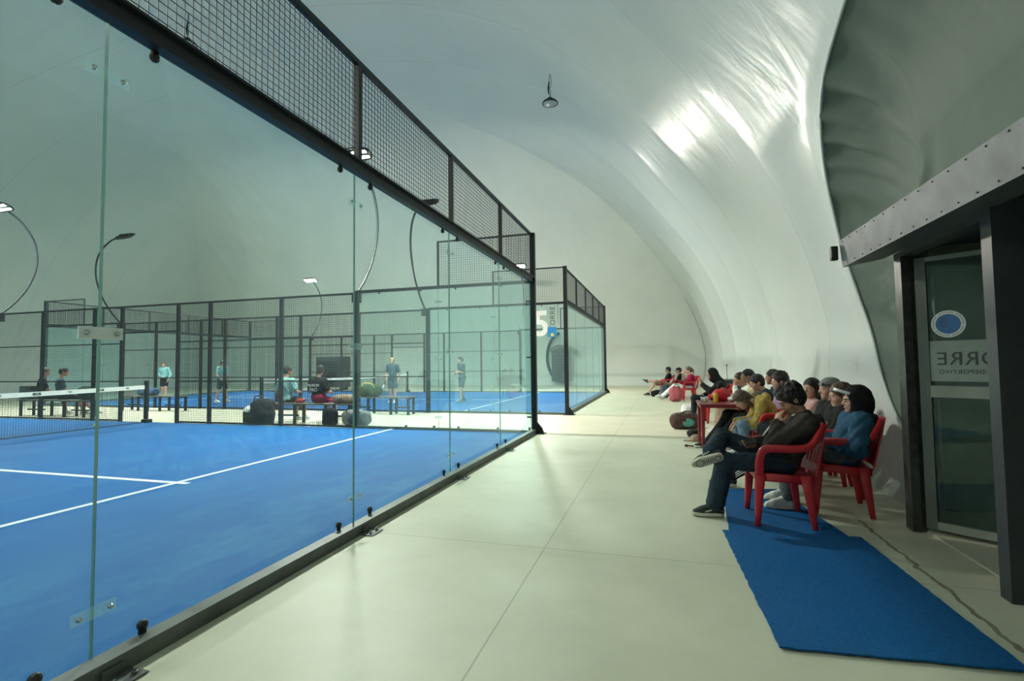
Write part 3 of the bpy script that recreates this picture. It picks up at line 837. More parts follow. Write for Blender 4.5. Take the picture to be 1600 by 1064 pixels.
# ---- hanging dome lamps, switched off
def high_bay(x, y, z, label):
    t = thing('high_bay_lamp', label, 'hanging lamp', (x, y, z), 0, 'unlit hanging lamps')
    g = G(); g.lathe([(0.10, 0.10), (0.17, 0.07), (0.22, 0.015), (0.225, -0.01), (0.205, -0.02), (0.20, 0.0), (0.0001, 0.005)], (0, 0, 0), 28); g.build('shade', M['steel'], t, True)
    g = G(); g.lathe([(0.0001, -0.012), (0.2, -0.012), (0.2, -0.004), (0.0001, -0.004)], (0, 0, 0), 28); g.build('lens', M['lampoff'], t, True)
    g = G(); g.lathe([(0.0001, 0.08), (0.07, 0.08), (0.07, 0.15), (0.02, 0.18), (0.0001, 0.18)], (0, 0, 0), 16); g.build('driver', M['steel'], t, True)
    g = G(); g.tube([(0, 0, 0.18), (0.02, 0, 0.3), (-0.04, 0.02, 0.55), (0.01, 0.0, 0.85)], 0.008, 6); g.tube([(0, 0, 0.18), (-0.05, 0.02, 0.4), (0.06, -0.02, 0.5), (0.03, 0, 0.8)], 0.006, 6); g.tube([(-0.03, 0, 0.28), (-0.05, 0, 0.45), (-0.02, 0.01, 0.62)], 0.02, 6); g.build('cable', M['steel'], t, True)
    return t
high_bay(-0.32, 13.85, 8.66, 'nearest unlit hanging lamp under the dome, clear of the mesh')
high_bay(-0.55, 28.5, 9.25, 'small far unlit hanging lamp near the end wall seam')
high_bay(-9.55, 10.5, 10.1, 'unlit hanging lamp seen through the upper mesh of the near court')
# ------------------------------------------------------------------ soft bodies: distance fields turned into one closed surface each
def V3(p): return np.array(p, dtype=np.float64)
class Field:
    def __init__(s, h=0.009, k=0.03): s.h = h; s.k = k; s.pr = []; s.cuts = []; s.noise = None
    def rc(s, a, b, ra, rb, k=None): s.pr.append(('rc', V3(a), V3(b), ra, rb, s.k if k is None else k)); return s
    def el(s, c, r, R=None, k=None, sub=False): s.pr.append(('sub' if sub else 'el', V3(c), V3(r), R, s.k if k is None else k)); return s
    def slab(s, a, b, ra, rb, u, t, k=0.004): s.pr.append(('slab', V3(a), V3(b), ra, rb, V3(u), t, k)); return s
    def box(s, c, hf, r=0.03, k=None): s.pr.append(('box', V3(c), V3(hf), r, s.k if k is None else k)); return s
    def cut(s, p, n): s.cuts.append((V3(p), V3(n))); return s      # keeps the side against n
    def bound(s, q):
        if q[0] in ('rc', 'slab'):
            r = max(q[3], q[4]) + q[-1] * 0.5
            return np.minimum(q[1], q[2]) - r, np.maximum(q[1], q[2]) + r
        if q[0] == 'box': return q[1] - q[2] - q[4] * .5, q[1] + q[2] + q[4] * .5
        if q[3] is None: return q[1] - q[2] - q[4] * .5, q[1] + q[2] + q[4] * .5
        ext = np.sqrt(((q[3] * q[2][None, :]) ** 2).sum(1)) + q[4] * .5
        return q[1] - ext, q[1] + ext
    def mesh(s, name):
        h = s.h
        B = [s.bound(q) for q in s.pr if q[0] != 'sub']
        lo = np.min([b[0] for b in B], 0) - 4 * h; hi = np.max([b[1] for b in B], 0) + 4 * h
        n = np.ceil((hi - lo) / h).astype(int) + 1
        F = np.full(n, 0.2, np.float32)
        ax = [lo[i] + h * np.arange(n[i]) for i in range(3)]
        for q in s.pr:
            k = q[-1]
            a, b = s.bound(q)
            i0 = np.maximum(np.floor((a - lo - k - 2.5 * h) / h).astype(int), 0); i1 = np.minimum(np.ceil((b - lo + k + 2.5 * h) / h).astype(int) + 1, n)
            if (i1 <= i0).any(): continue
            X = ax[0][i0[0]:i1[0], None, None]; Y = ax[1][None, i0[1]:i1[1], None]; Z = ax[2][None, None, i0[2]:i1[2]]
            if q[0] == 'rc':
                A, Bp, ra, rb = q[1], q[2], q[3], q[4]; ba = Bp - A; L2 = max(ba @ ba, 1e-9)
                t = np.clip(((X - A[0]) * ba[0] + (Y - A[1]) * ba[1] + (Z - A[2]) * ba[2]) / L2, 0, 1)
                d = np.sqrt((X - A[0] - t * ba[0]) ** 2 + (Y - A[1] - t * ba[1]) ** 2 + (Z - A[2] - t * ba[2]) ** 2) - (ra + (rb - ra) * t)
            elif q[0] == 'slab':
                A, Bp, ra, rb, u, th = q[1:7]; ba = Bp - A; L2 = max(ba @ ba, 1e-9)
                t = np.clip(((X - A[0]) * ba[0] + (Y - A[1]) * ba[1] + (Z - A[2]) * ba[2]) / L2, 0, 1)
                px, py, pz = X - A[0] - t * ba[0], Y - A[1] - t * ba[1], Z - A[2] - t * ba[2]
                hh = px * u[0] + py * u[1] + pz * u[2]
                d2 = np.sqrt(np.maximum(px ** 2 + py ** 2 + pz ** 2 - hh ** 2, 1e-12)) - (ra + (rb - ra) * t)
                d = np.maximum(d2, np.abs(hh) - th)
            elif q[0] == 'box':
                c, hf_, r = q[1], q[2], q[3]
                qx, qy, qz = np.abs(X - c[0]) - hf_[0] + r, np.abs(Y - c[1]) - hf_[1] + r, np.abs(Z - c[2]) - hf_[2] + r
                d = np.sqrt(np.maximum(qx, 0) ** 2 + np.maximum(qy, 0) ** 2 + np.maximum(qz, 0) ** 2) + np.minimum(np.maximum(qx, np.maximum(qy, qz)), 0) - r
            else:
                c, r, R = q[1], q[2], q[3]
                px, py, pz = X - c[0], Y - c[1], Z - c[2]
                if R is not None:
                    px, py, pz = [R[0, j] * px + R[1, j] * py + R[2, j] * pz for j in range(3)]
                k0 = np.sqrt((px / r[0]) ** 2 + (py / r[1]) ** 2 + (pz / r[2]) ** 2); k1 = np.sqrt((px / r[0] ** 2) ** 2 + (py / r[1] ** 2) ** 2 + (pz / r[2] ** 2) ** 2)
                d = k0 * (k0 - 1) / np.maximum(k1, 1e-6)
            sl = tuple(slice(i0[i], i1[i]) for i in range(3)); f = F[sl]
            if q[0] == 'sub':
                d = -d; hk = np.maximum(k - np.abs(f - d), 0) / max(k, 1e-6); F[sl] = np.maximum(f, d) + hk * hk * k * 0.25
            else:
                hk = np.maximum(k - np.abs(f - d), 0) / max(k, 1e-6); F[sl] = np.minimum(f, d) - hk * hk * k * 0.25
        X = ax[0][:, None, None]; Y = ax[1][None, :, None]; Z = ax[2][None, None, :]
        if s.noise:
            amp, fr = s.noise
            F = F + (amp * (np.sin(fr * (X + 0.6 * Z) + 2 * np.sin(fr * .43 * Y)) * np.sin(fr * .9 * (Y - .5 * Z) + 1.3) + 0.6 * np.sin(fr * 1.7 * (Z + .3 * X) + 2.1) * np.sin(fr * 1.5 * (X - Y)))).astype(np.float32)
        for p, nn in s.cuts:
            F = np.maximum(F, ((X - p[0]) * nn[0] + (Y - p[1]) * nn[1] + (Z - p[2]) * nn[2]).astype(np.float32))
        for a_ in range(3):
            for e in (0, -1):
                sl = [slice(None)] * 3; sl[a_] = e; F[tuple(sl)] = np.maximum(F[tuple(sl)], h)
        return nets(name, F, lo, h)

def nets(name, F, lo, h):
    n = np.array(F.shape); c = n - 1
    acc = np.zeros((3, *c), np.float32); cnt = np.zeros(c, np.float32)
    ins = F < 0; quads = []
    for a in range(3):
        s0 = [slice(None)] * 3; s1 = [slice(None)] * 3; s0[a] = slice(0, -1); s1[a] = slice(1, None)
        A, B = ins[tuple(s0)], ins[tuple(s1)]
        idx = np.argwhere(A != B)
        if not len(idx): continue
        f0 = F[tuple(s0)][tuple(idx.T)]; f1 = F[tuple(s1)][tuple(idx.T)]
        t = f0 / (f0 - f1); pos = idx.astype(np.float32); pos[:, a] += t
        b, d = (a + 1) % 3, (a + 2) % 3
        ok = (idx[:, b] > 0) & (idx[:, d] > 0) & (idx[:, b] < c[b]) & (idx[:, d] < c[d])
        idx, pos = idx[ok], pos[ok]; flip = A[tuple(idx.T)]
        cells = []
        for ob_, od in ((1, 1), (0, 1), (0, 0), (1, 0)):
            q = idx.copy(); q[:, b] -= ob_; q[:, d] -= od; cells.append(q)
            fl = np.ravel_multi_index(q.T, c)
            for i in range(3): np.add.at(acc[i].reshape(-1), fl, pos[:, i])
            np.add.at(cnt.reshape(-1), fl, 1)
        Q = np.stack([np.ravel_multi_index(q.T, c) for q in cells], 1)
        Q[~flip] = Q[~flip][:, ::-1]
        quads.append(Q)
    Q = np.concatenate(quads); used = np.unique(Q)
    mp = np.full(int(np.prod(c)), -1, np.int32); mp[used] = np.arange(len(used))
    cn = cnt.reshape(-1)[used]
    P = np.stack([acc[i].reshape(-1)[used] / cn for i in range(3)], 1) * h + lo
    Q = mp[Q]
    me = bpy.data.meshes.new(name)
    me.vertices.add(len(P)); me.vertices.foreach_set('co', P.astype(np.float32).ravel())
    me.loops.add(Q.size); me.loops.foreach_set('vertex_index', Q.ravel().astype(np.int32))
    me.polygons.add(len(Q)); me.polygons.foreach_set('loop_start', np.arange(0, Q.size, 4, dtype=np.int32))
    me.polygons.foreach_set('use_smooth', np.ones(len(Q), bool))
    me.update(calc_edges=True); me.validate()
    return me

def unit(v): v = V3(v); return v / max(np.linalg.norm(v), 1e-9)

# fabrics and skins
def cloth(name, col, rough=0.85, var=0.12, bump=0.25): return mat(name, col, rough, 0, var, 25, bump, 90, 0.2, sheen=0.0)
SK = [mat('skin tan', (0.36, 0.19, 0.125), 0.5, var=0.04, spec=0.35), mat('skin fair', (0.50, 0.30, 0.22), 0.5, var=0.04, spec=0.35), mat('skin brown', (0.22, 0.11, 0.07), 0.5, var=0.04, spec=0.35)]
HAIR = dict(black=mat('black hair', (0.012, 0.010, 0.009), 0.55, var=0.2, scale=60, bump=0.6, bscale=140), brown=mat('brown hair', (0.055, 0.032, 0.018), 0.55, var=0.25, scale=60, bump=0.6, bscale=140), blond=mat('blond hair', (0.42, 0.33, 0.14), 0.55, var=0.2, scale=60, bump=0.5, bscale=120), grey=mat('grey hair', (0.20, 0.18, 0.15), 0.6, var=0.2, scale=60, bump=0.5, bscale=120), chest=mat('chestnut hair', (0.075, 0.042, 0.022), 0.5, var=0.3, scale=50, bump=0.5, bscale=120))
CL = {}
for nm_, c_ in dict(charcoal=(0.040, 0.034, 0.031), denim=(0.020, 0.034, 0.052), black=(0.011, 0.012, 0.013), bluejacket=(0.022, 0.078, 0.14), greytrouser=(0.10, 0.11, 0.125), darknavy=(0.014, 0.018, 0.026), pink=(0.52, 0.33, 0.30), purple=(0.24, 0.18, 0.27), teal=(0.025, 0.045, 0.05), cream=(0.60, 0.54, 0.30), olive=(0.36, 0.27, 0.075), maroon=(0.26, 0.012, 0.05), white=(0.68, 0.72, 0.68), lightjean=(0.20, 0.30, 0.42), mint=(0.22, 0.46, 0.44), greyblue=(0.06, 0.11, 0.14), slate=(0.055, 0.085, 0.11), tan=(0.30, 0.22, 0.16), khaki=(0.20, 0.16, 0.11), red=(0.42, 0.03, 0.03), pinkbag=(0.42, 0.10, 0.12), capgrey=(0.20, 0.22, 0.22)).items():
    CL[nm_] = cloth(nm_ + ' fabric', c_)
SHOE = dict(white=mat('white shoe leather', (0.60, 0.61, 0.56), 0.55, var=0.06), black=mat('black shoe canvas', (0.022, 0.028, 0.026), 0.8, var=0.1), sole=mat('shoe sole', (0.50, 0.49, 0.40), 0.7, var=0.08), grey=mat('grey shoe mesh', (0.30, 0.32, 0.31), 0.7, var=0.1))
EYE = mat('dark eye', (0.02, 0.012, 0.01), 0.2); LIP = mat('lip', (0.26, 0.10, 0.085), 0.5, var=0.03)

def ik(a, b, l1, l2, pole):
    a, b, pole = V3(a), V3(b), V3(pole); d = b - a; L = np.linalg.norm(d); e = d / max(L, 1e-9)
    if L > (l1 + l2) * 0.999:
        s_ = L / (l1 + l2) * 1.001; l1 *= s_; l2 *= s_
    x = (l1 * l1 - l2 * l2 + L * L) / (2 * L); hh = math.sqrt(max(l1 * l1 - x * x, 0))
    p = pole - e * (pole @ e)
    return a + e * x + unit(p) * hh

def hand(f, w, d, nrm, right, s=1.0, curl=0.35, thumb=0.6):
    d = unit(d); nrm = unit(V3(nrm) - d * (V3(nrm) @ d)); side = np.cross(d, nrm) * (1 if right else -1)
    R = np.stack([d, side, nrm], 1)
    f.el(w + d * 0.05 * s, (0.052 * s, 0.041 * s, 0.017 * s), R, 0.012)
    f.rc(w - d * 0.03 * s, w + d * 0.03 * s, 0.026 * s, 0.024 * s, 0.015)
    for i, (off, ln) in enumerate(((0.030, 0.92), (0.010, 1.05), (-0.010, 1.0), (-0.029, 0.78))):
        p = w + d * (0.088 - 0.004 * (i == 3)) * s + side * off * s
        ang = 0.0
        for j, (sl, r0, r1) in enumerate(((0.042, .0098, .009), (0.027, .009, .0083), (0.021, .0083, .0072))):
            ang += curl * (0.7, 1.2, 0.9)[j] + 0.06 * i * (j == 0)
            q = p + (d * math.cos(ang) + nrm * math.sin(ang)) * sl * ln * s
            f.rc(p, q, r0 * s, r1 * s, 0.004); p = q
    p = w + d * 0.022 * s + side * 0.026 * s
    q = p + unit(d * 0.55 + side * 0.75 + nrm * 0.3) * 0.040 * s; f.rc(p, q, .0135 * s, .0115 * s, 0.01)
    f.rc(q, q + unit(d * 0.9 + side * (0.5 - thumb * 0.5) + nrm * 0.45) * 0.030 * s, .0112 * s, .009 * s, 0.004)

def head_frame(look, up=(0, 0, 1), roll=None):
    fx = unit(look); fy = unit(np.cross(V3(up), fx)); fz = np.cross(fx, fy); return np.stack([fx, fy, fz], 1)

def shoe(parent, ankle, d, u, kind, s=1.0, h=0.008, sole_pattern=False):
    d = unit(d); u = unit(V3(u) - d * (V3(u) @ d)); sd = np.cross(u, d)
    base = V3(ankle) - u * 0.085 * s
    f = Field(h, 0.02)
    f.rc(base - d * 0.035 * s + u * 0.045 * s, V3(ankle) + u * 0.012 * s, 0.040 * s, 0.043 * s)
    f.rc(base - d * 0.035 * s + u * 0.038 * s, base + d * 0.115 * s + u * 0.032 * s, 0.038 * s, 0.040 * s)
    f.rc(base + d * 0.115 * s + u * 0.028 * s, base + d * 0.165 * s + u * 0.020 * s, 0.041 * s, 0.032 * s)
    f.rc(V3(ankle) + d * 0.02 * s, base + d * 0.10 * s + u * 0.05 * s, 0.036 * s, 0.026 * s)
    f.cut(base + u * 0.012 * s, -u)
    up = ob('shoe', f.mesh('shoe'), SHOE[kind], parent)
    f = Field(h, 0.01)
    f.slab(base - d * 0.032 * s + u * 0.008 * s, base + d * 0.125 * s + u * 0.008 * s, 0.043 * s, 0.050 * s, u, 0.015 * s)
    f.slab(base + d * 0.125 * s + u * 0.008 * s, base + d * 0.168 * s + u * 0.010 * s, 0.049 * s, 0.037 * s, u, 0.014 * s)
    so = ob('sole', f.mesh('sole'), SHOE['sole'], up)
    if kind == 'black' and h < 0.007:      # white side stripe and laces
        for q in (-1, 1):
            g = G(); g.tube([tuple(base + d * t * s + sd * q * w_ * s + u * z * s) for t, w_, z in ((-0.06, .034, .045), (-0.02, .041, .055), (0.02, .042, .062), (0.05, .043, .045), (0.09, .043, .036))], 0.0055 * s, 6); g.build('side_stripe', SHOE['sole'], up, True)
        g = G()
        for j in range(4):
            c = base + d * (0.035 + 0.022 * j) * s + u * (0.094 - 0.011 * j) * s
            g.tube([tuple(c - sd * 0.022 * s - u * .008), tuple(c + u * .002), tuple(c + sd * 0.022 * s - u * .008)], 0.0035, 5)
        g.build('lace', SHOE['sole'], up, True)
    if kind == 'white' and h < 0.009:
        g = G()
        for j in range(5):
            c = base + d * (0.03 + 0.02 * j) * s + u * (0.098 - 0.011 * j) * s
            g.tube([tuple(c - sd * 0.022 * s - u * .008), tuple(c + u * .002), tuple(c + sd * 0.022 * s - u * .008)], 0.0035, 5)
        g.build('lace', M['white'], up, True)
    if sole_pattern:
        g = G()
        for j in range(5):
            c = base + d * (0.02 + 0.018 * j) * s - u * 0.0075 * s
            g.tube([tuple(c - sd * 0.02 * s), tuple(c + sd * 0.02 * s)], 0.004, 5)
        for t, r_ in ((-0.025, .026), (0.135, .034)):
            c = base + d * t * s - u * 0.0072 * s
            g.tube([tuple(c + (d * math.cos(a) + sd * math.sin(a)) * r_ * s) for a in np.linspace(0, 2 * math.pi, 20)], 0.004, 5)
        g.build('tread', M['rail'], so, True)
    return up

def person(label, at, face, pel, nb, hd, look, kn, an, wr, hdir=((1, 0, 0), (1, 0, 0)), palm=((0, 0, -1), (0, 0, -1)), el=None, toe=((1, 0, 0), (1, 0, 0)), foot_up=((0, 0, 1), (0, 0, 1)),
           s=1.0, h=0.0095, skin=0, top=('black', 'long'), leg=('black', 'long'), shoes='white', hair=('short', 'black'), curl=(0.35, 0.35), puff=0.0, hood_back=False, group=None, up=(0, 0, 1), fine=False, width=1.0, treads=None, hem=0.0, baggy=0.0):
    """all points local: x ahead, y to the person's left, z up, from the ground under the pelvis"""
    t = thing('person', label, 'person', (at[0], at[1], at[2] if len(at) > 2 else 0), math.radians(face), group)
    hf = h
    pel, nb, hd = V3(pel), V3(nb), V3(hd); L = V3((0, 1, 0))
    sp = unit(nb - pel); Rt = np.stack([np.cross(L, sp), L, sp], 1); fw = Rt[:, 0]
    H = head_frame(look, up); hs = s * 1.0
    def hp(x, y, z): return hd + H @ (V3((x, y, z)) * hs)
    hips = [pel + L * q * 0.085 * s for q in (1, -1)]
    sh = [nb - sp * 0.045 * s + L * q * 0.165 * s * width + fw * 0.012 for q in (1, -1)]
    kn = [V3(k) for k in kn]; an = [V3(a) for a in an]; wr = [V3(x) for x in wr]
    if el is None: el = [None, None]
    el = [V3(e) if e is not None else ik(sh[i], wr[i], 0.275 * s, 0.25 * s, (-0.5, 0.5 * (1 - 2 * i), -0.8)) for i, e in enumerate(el)]
    TL = np.linalg.norm(nb - pel)
    # ---- body: one continuous skin
    f = Field(hf, 0.03 * s)
    f.el(pel + sp * 0.03, (0.10 * s, 0.145 * s, 0.10 * s), Rt); f.el(pel + sp * TL * 0.36, (0.085 * s, 0.125 * s, 0.13 * s), Rt, 0.06)
    f.el(pel + sp * TL * 0.70, (0.098 * s, 0.145 * s * width, 0.15 * s), Rt, 0.06)
    f.rc(sh[0], sh[1], 0.048 * s, 0.048 * s, 0.05)
    f.rc(nb - sp * 0.03, hp(-0.018, 0, -0.055), 0.056 * s, 0.050 * s, 0.03)
    for i in range(2):
        f.rc(sh[i], el[i], 0.048 * s, 0.038 * s); f.rc(el[i], wr[i], 0.039 * s, 0.026 * s)
        f.rc(hips[i], kn[i], 0.076 * s, 0.054 * s); f.rc(kn[i], kn[i] + (an[i] - kn[i]) * .35, 0.052 * s, 0.051 * s); f.rc(kn[i] + (an[i] - kn[i]) * .35, an[i], 0.051 * s, 0.036 * s)
        td = unit(toe[i]); f.rc(an[i] - unit(foot_up[i]) * 0.03 * s, an[i] + td * 0.12 * s - unit(foot_up[i]) * 0.055 * s, 0.036 * s, 0.026 * s)
        hand(f, wr[i], hdir[i], palm[i], i == 1, s, curl[i])
    f.el(hp(-.012, 0, .035), V3((.098, .076, .088)) * hs, H, 0.02); f.el(hp(.03, 0, -.03), V3((.066, .058, .082)) * hs, H, 0.025)
    f.el(hp(.042, 0, -.075), V3((.046, .043, .034)) * hs, H, 0.02); f.rc(hp(.073, 0, -.094), hp(.073, 0, -.094), .020 * hs, .020 * hs, 0.02)
    f.el(hp(.078, 0, .026), V3((.020, .050, .012)) * hs, H, 0.012)
    for q in (1, -1):
        f.rc(hp(.064, q * .034, -.024), hp(.058, q * .040, -.03), .024 * hs, .024 * hs, 0.015)
        f.el(hp(.097, q * .031, .004), V3((.014, .017, .012)) * hs, H, 0.012, sub=True)
        f.rc(hp(.082, q * .031, .003), hp(.082, q * .031, .003), .0125 * hs, .0125 * hs, 0.004)
        f.el(hp(-.006, q * .077, -.006), V3((.021, .010, .033)) * hs, H, 0.008)
        f.el(hp(.004, q * .086, -.002), V3((.010, .006, .016)) * hs, H, 0.006, sub=True)
    f.rc(hp(.090, 0, .014), hp(.108, 0, -.022), .0095 * hs, .0125 * hs, 0.010); f.el(hp(.102, 0, -.028), V3((.012, .018, .009)) * hs, H, 0.006)
    f.el(hp(.088, 0, -.052), V3((.013, .023, .007)) * hs, H, 0.006); f.el(hp(.086, 0, -.064), V3((.013, .020, .008)) * hs, H, 0.006)
    ob('body', f.mesh('body'), SK[skin], t)
    if fine:
        for q in (1, -1):
            g = Field(0.0035, 0.002); g.el(hp(.0915, q * .031, .003), V3((.005, .0125, .006)) * hs, H); ob('eye', g.mesh('eye'), EYE, t)
            g = Field(0.004, 0.003); g.rc(hp(.099, q * .014, .022), hp(.093, q * .030, .027), .005 * hs, .005 * hs); g.rc(hp(.093, q * .030, .027), hp(.080, q * .046, .022), .005 * hs, .004 * hs); ob('eyebrow', g.mesh('eyebrow'), HAIR['black'], t)
        g = Field(0.004, 0.002); g.el(hp(.094, 0, -.0575), V3((.009, .021, .010)) * hs, H); ob('lips', g.mesh('lips'), LIP, t)
    # ---- top
    p = 0.016 + puff
    f = Field(hf, 0.04 * s); f.noise = (0.0035 + puff * 0.12, 38)
    f.el(pel + sp * (0.02 - hem), (0.108 * s + p, 0.150 * s + p, 0.10 * s + hem), Rt); f.el(pel + sp * TL * 0.36, (0.095 * s + p, 0.132 * s + p, 0.14 * s), Rt, 0.07)
    f.el(pel + sp * TL * 0.70, (0.102 * s + p, 0.150 * s * width + p, 0.155 * s), Rt, 0.07); f.rc(sh[0], sh[1], 0.050 * s + p, 0.050 * s + p, 0.06)
    f.rc(nb - sp * 0.05, nb - sp * 0.01, 0.070 * s + p * .5, 0.062 * s + p * .4, 0.03)
    for i in range(2):
        if top[1] == 'long':
            f.rc(sh[i], el[i], 0.050 * s + p, 0.043 * s + p); f.rc(el[i], wr[i] - (wr[i] - el[i]) * 0.06, 0.043 * s + p, 0.030 * s + p * 0.8)
        else:
            f.rc(sh[i], sh[i] + (el[i] - sh[i]) * 0.68, 0.052 * s + p, 0.050 * s + p)
    f.el(hp(0.02, 0, -0.02), V3((.085, .08, .12)) * hs, H, 0.01, sub=True)
    to = ob('jacket' if top[1] == 'long' else 'shirt', f.mesh('top'), CL[top[0]], t)
    if hood_back:
        f = Field(hf, 0.03); f.el(nb - fw * 0.085 * s + sp * 0.0, (0.06 * s, 0.11 * s, 0.075 * s), Rt); f.rc(nb - fw * .05 + L * .08 * s, nb + fw * .05 * s + L * .07 * s - sp * .04, .028 * s, .02 * s); f.rc(nb - fw * .05 - L * .08 * s, nb + fw * .05 * s - L * .07 * s - sp * .04, .028 * s, .02 * s)
        f.el(hp(0.0, 0, 0.0), V3((.10, .085, .12)) * hs, H, 0.01, sub=True)
        ob('hood', f.mesh('hood'), CL[top[0]], t)
    # ---- trousers
    q_ = 0.014
    f = Field(hf, 0.035 * s); f.noise = (0.003, 34)
    f.el(pel + sp * 0.0, (0.112 * s + q_, 0.150 * s + q_, 0.095 * s), Rt)
    for i in range(2):
        if leg[1] == 'long':
            f.rc(hips[i], kn[i], 0.082 * s + q_, 0.058 * s + q_); e = kn[i] + (an[i] - kn[i]) * 0.93; f.rc(kn[i], e, 0.057 * s + q_ + baggy * .4, 0.046 * s + q_ + baggy)
        else:
            f.rc(hips[i], hips[i] + (kn[i] - hips[i]) * 0.78, 0.084 * s + q_, 0.070 * s + q_)
    tr = ob('trousers' if leg[1] == 'long' else 'shorts', f.mesh('trousers'), CL[leg[0]], t)
    for i in range(2):
        shoe(t, an[i], toe[i], foot_up[i], shoes, s, min(hf, 0.0085), treads is not None and treads == i)
    # ---- hair and headgear
    kind, hc = hair[0], HAIR.get(hair[1])
    if kind in ('short', 'curly', 'long', 'pony', 'beanie', 'mop'):
        f = Field(min(hf, 0.008), 0.02)
        e = 0.018 if kind in ('curly', 'mop') else 0.006
        f.el(hp(-.016, 0, .045), V3((.100 + e, .082 + e, .088 + e)) * hs, H, 0.01)
        f.el(hp(-.05, 0, -.005), V3((.062 + e, .074 + e * .6, .085)) * hs, H, 0.03)
        if kind in ('curly', 'mop'):
            f.noise = (0.003, 190)
            rs = np.random.RandomState(7 if kind == 'curly' else 3)
            for _ in range(150 if kind == 'curly' else 90):
                v_ = rs.normal(size=3); v_ /= np.linalg.norm(v_); v_[2] = v_[2] * .8 + .25
                if v_[0] > .5 and v_[2] < .45: continue
                r_ = rs.uniform(.013, .022); f.el(hp(-.016 + .108 * v_[0], .092 * v_[1], .045 + .098 * v_[2]), V3((r_, r_, r_)) * hs, None, 0.006)
        if kind in ('short', 'long', 'pony'): f.noise = (0.0042, 105)
        if kind == 'long':
            for q in (1, -1): f.rc(hp(-.02, q * .068, .02), hp(-.02, q * .080, -.13), .034 * hs, .03 * hs, .02)
            f.rc(hp(-.075, 0, 0), hp(-.09, 0, -.20), .06 * hs, .05 * hs, .03)
        if kind == 'pony': f.rc(hp(-.11, 0, .03), hp(-.135, 0, .01), .024 * hs, .03 * hs, .01); f.rc(hp(-.135, 0, .01), hp(-.15, 0, -.13), .03 * hs, .014 * hs, .01)
        f.el(hp(.125, 0, -.055), V3((.105, .13, .112 if kind != 'long' else .115)) * hs, H, 0.012, sub=True)
        if kind != 'long': f.el(hp(.050, 0, -.125), V3((.078, .13, .085)) * hs, H, 0.012, sub=True); f.el(hp(-.03, 0, -.17), V3((.13, .13, .085)) * hs, H, 0.012, sub=True)
        f.el(hp(-.004, .085, -.018), V3((.024, .025, .034)) * hs, H, 0.006, sub=True) if kind != 'long' else None
        f.el(hp(-.004, -.085, -.018), V3((.024, .025, .034)) * hs, H, 0.006, sub=True) if kind != 'long' else None
        ob('hair', f.mesh('hair'), hc, t)
    if kind == 'cap' or kind == 'capback':
        f = Field(min(hf, 0.008), 0.01); f.el(hp(-.018, 0, .005), V3((.098, .082, .082)) * hs, H); f.el(hp(.12, 0, -.05), V3((.11, .13, .12)) * hs, H, .01, sub=True); ob('hair', f.mesh('hair'), hc, t)
        f = Field(min(hf, 0.007), 0.012); f.el(hp(-.010, 0, .045), V3((.108, .087, .088)) * hs, H); f.cut(hp(0, 0, .035), -H[:, 2])
        cp = ob('cap', f.mesh('cap'), CL[hair[2]], t)
        sg = 1 if kind == 'cap' else -1
        f = Field(min(hf, 0.006), 0.004); f.slab(hp(sg * .075, 0, .042), hp(sg * .135, 0, .030), .070 * hs, .055 * hs, H[:, 2], 0.006); ob('brim', f.mesh('brim'), CL[hair[2]], cp)
    if kind == 'hood':
        f = Field(min(hf, 0.008), 0.03)
        f.el(hp(-.022, 0, .022), V3((.122, .105, .135)) * hs, H); f.rc(hp(-.05, 0, -.05), nb - sp * 0.02, .095 * hs, .105 * s, .05); f.rc(hp(.01, 0, -.10), nb + fw * .03, .075 * hs, .085 * s, .04)
        f.el(hp(.135, 0, -.015), V3((.095, .080, .125)) * hs, H, .02, sub=True)
        f.noise = (0.002, 60)
        ob('hood', f.mesh('hood'), CL[hair[2]], t)
        if len(hair) > 3:
            f = Field(0.005, 0.004); f.slab(hp(.070, 0, .080), hp(.122, 0, .102), .066 * hs, .056 * hs, H[:, 2] * .92 - H[:, 0] * .39, 0.012); ob('brim', f.mesh('brim'), M['white'], t)
    t['_'] = 0; del t['_']
    return t, H, hp, to, tr, kn, an
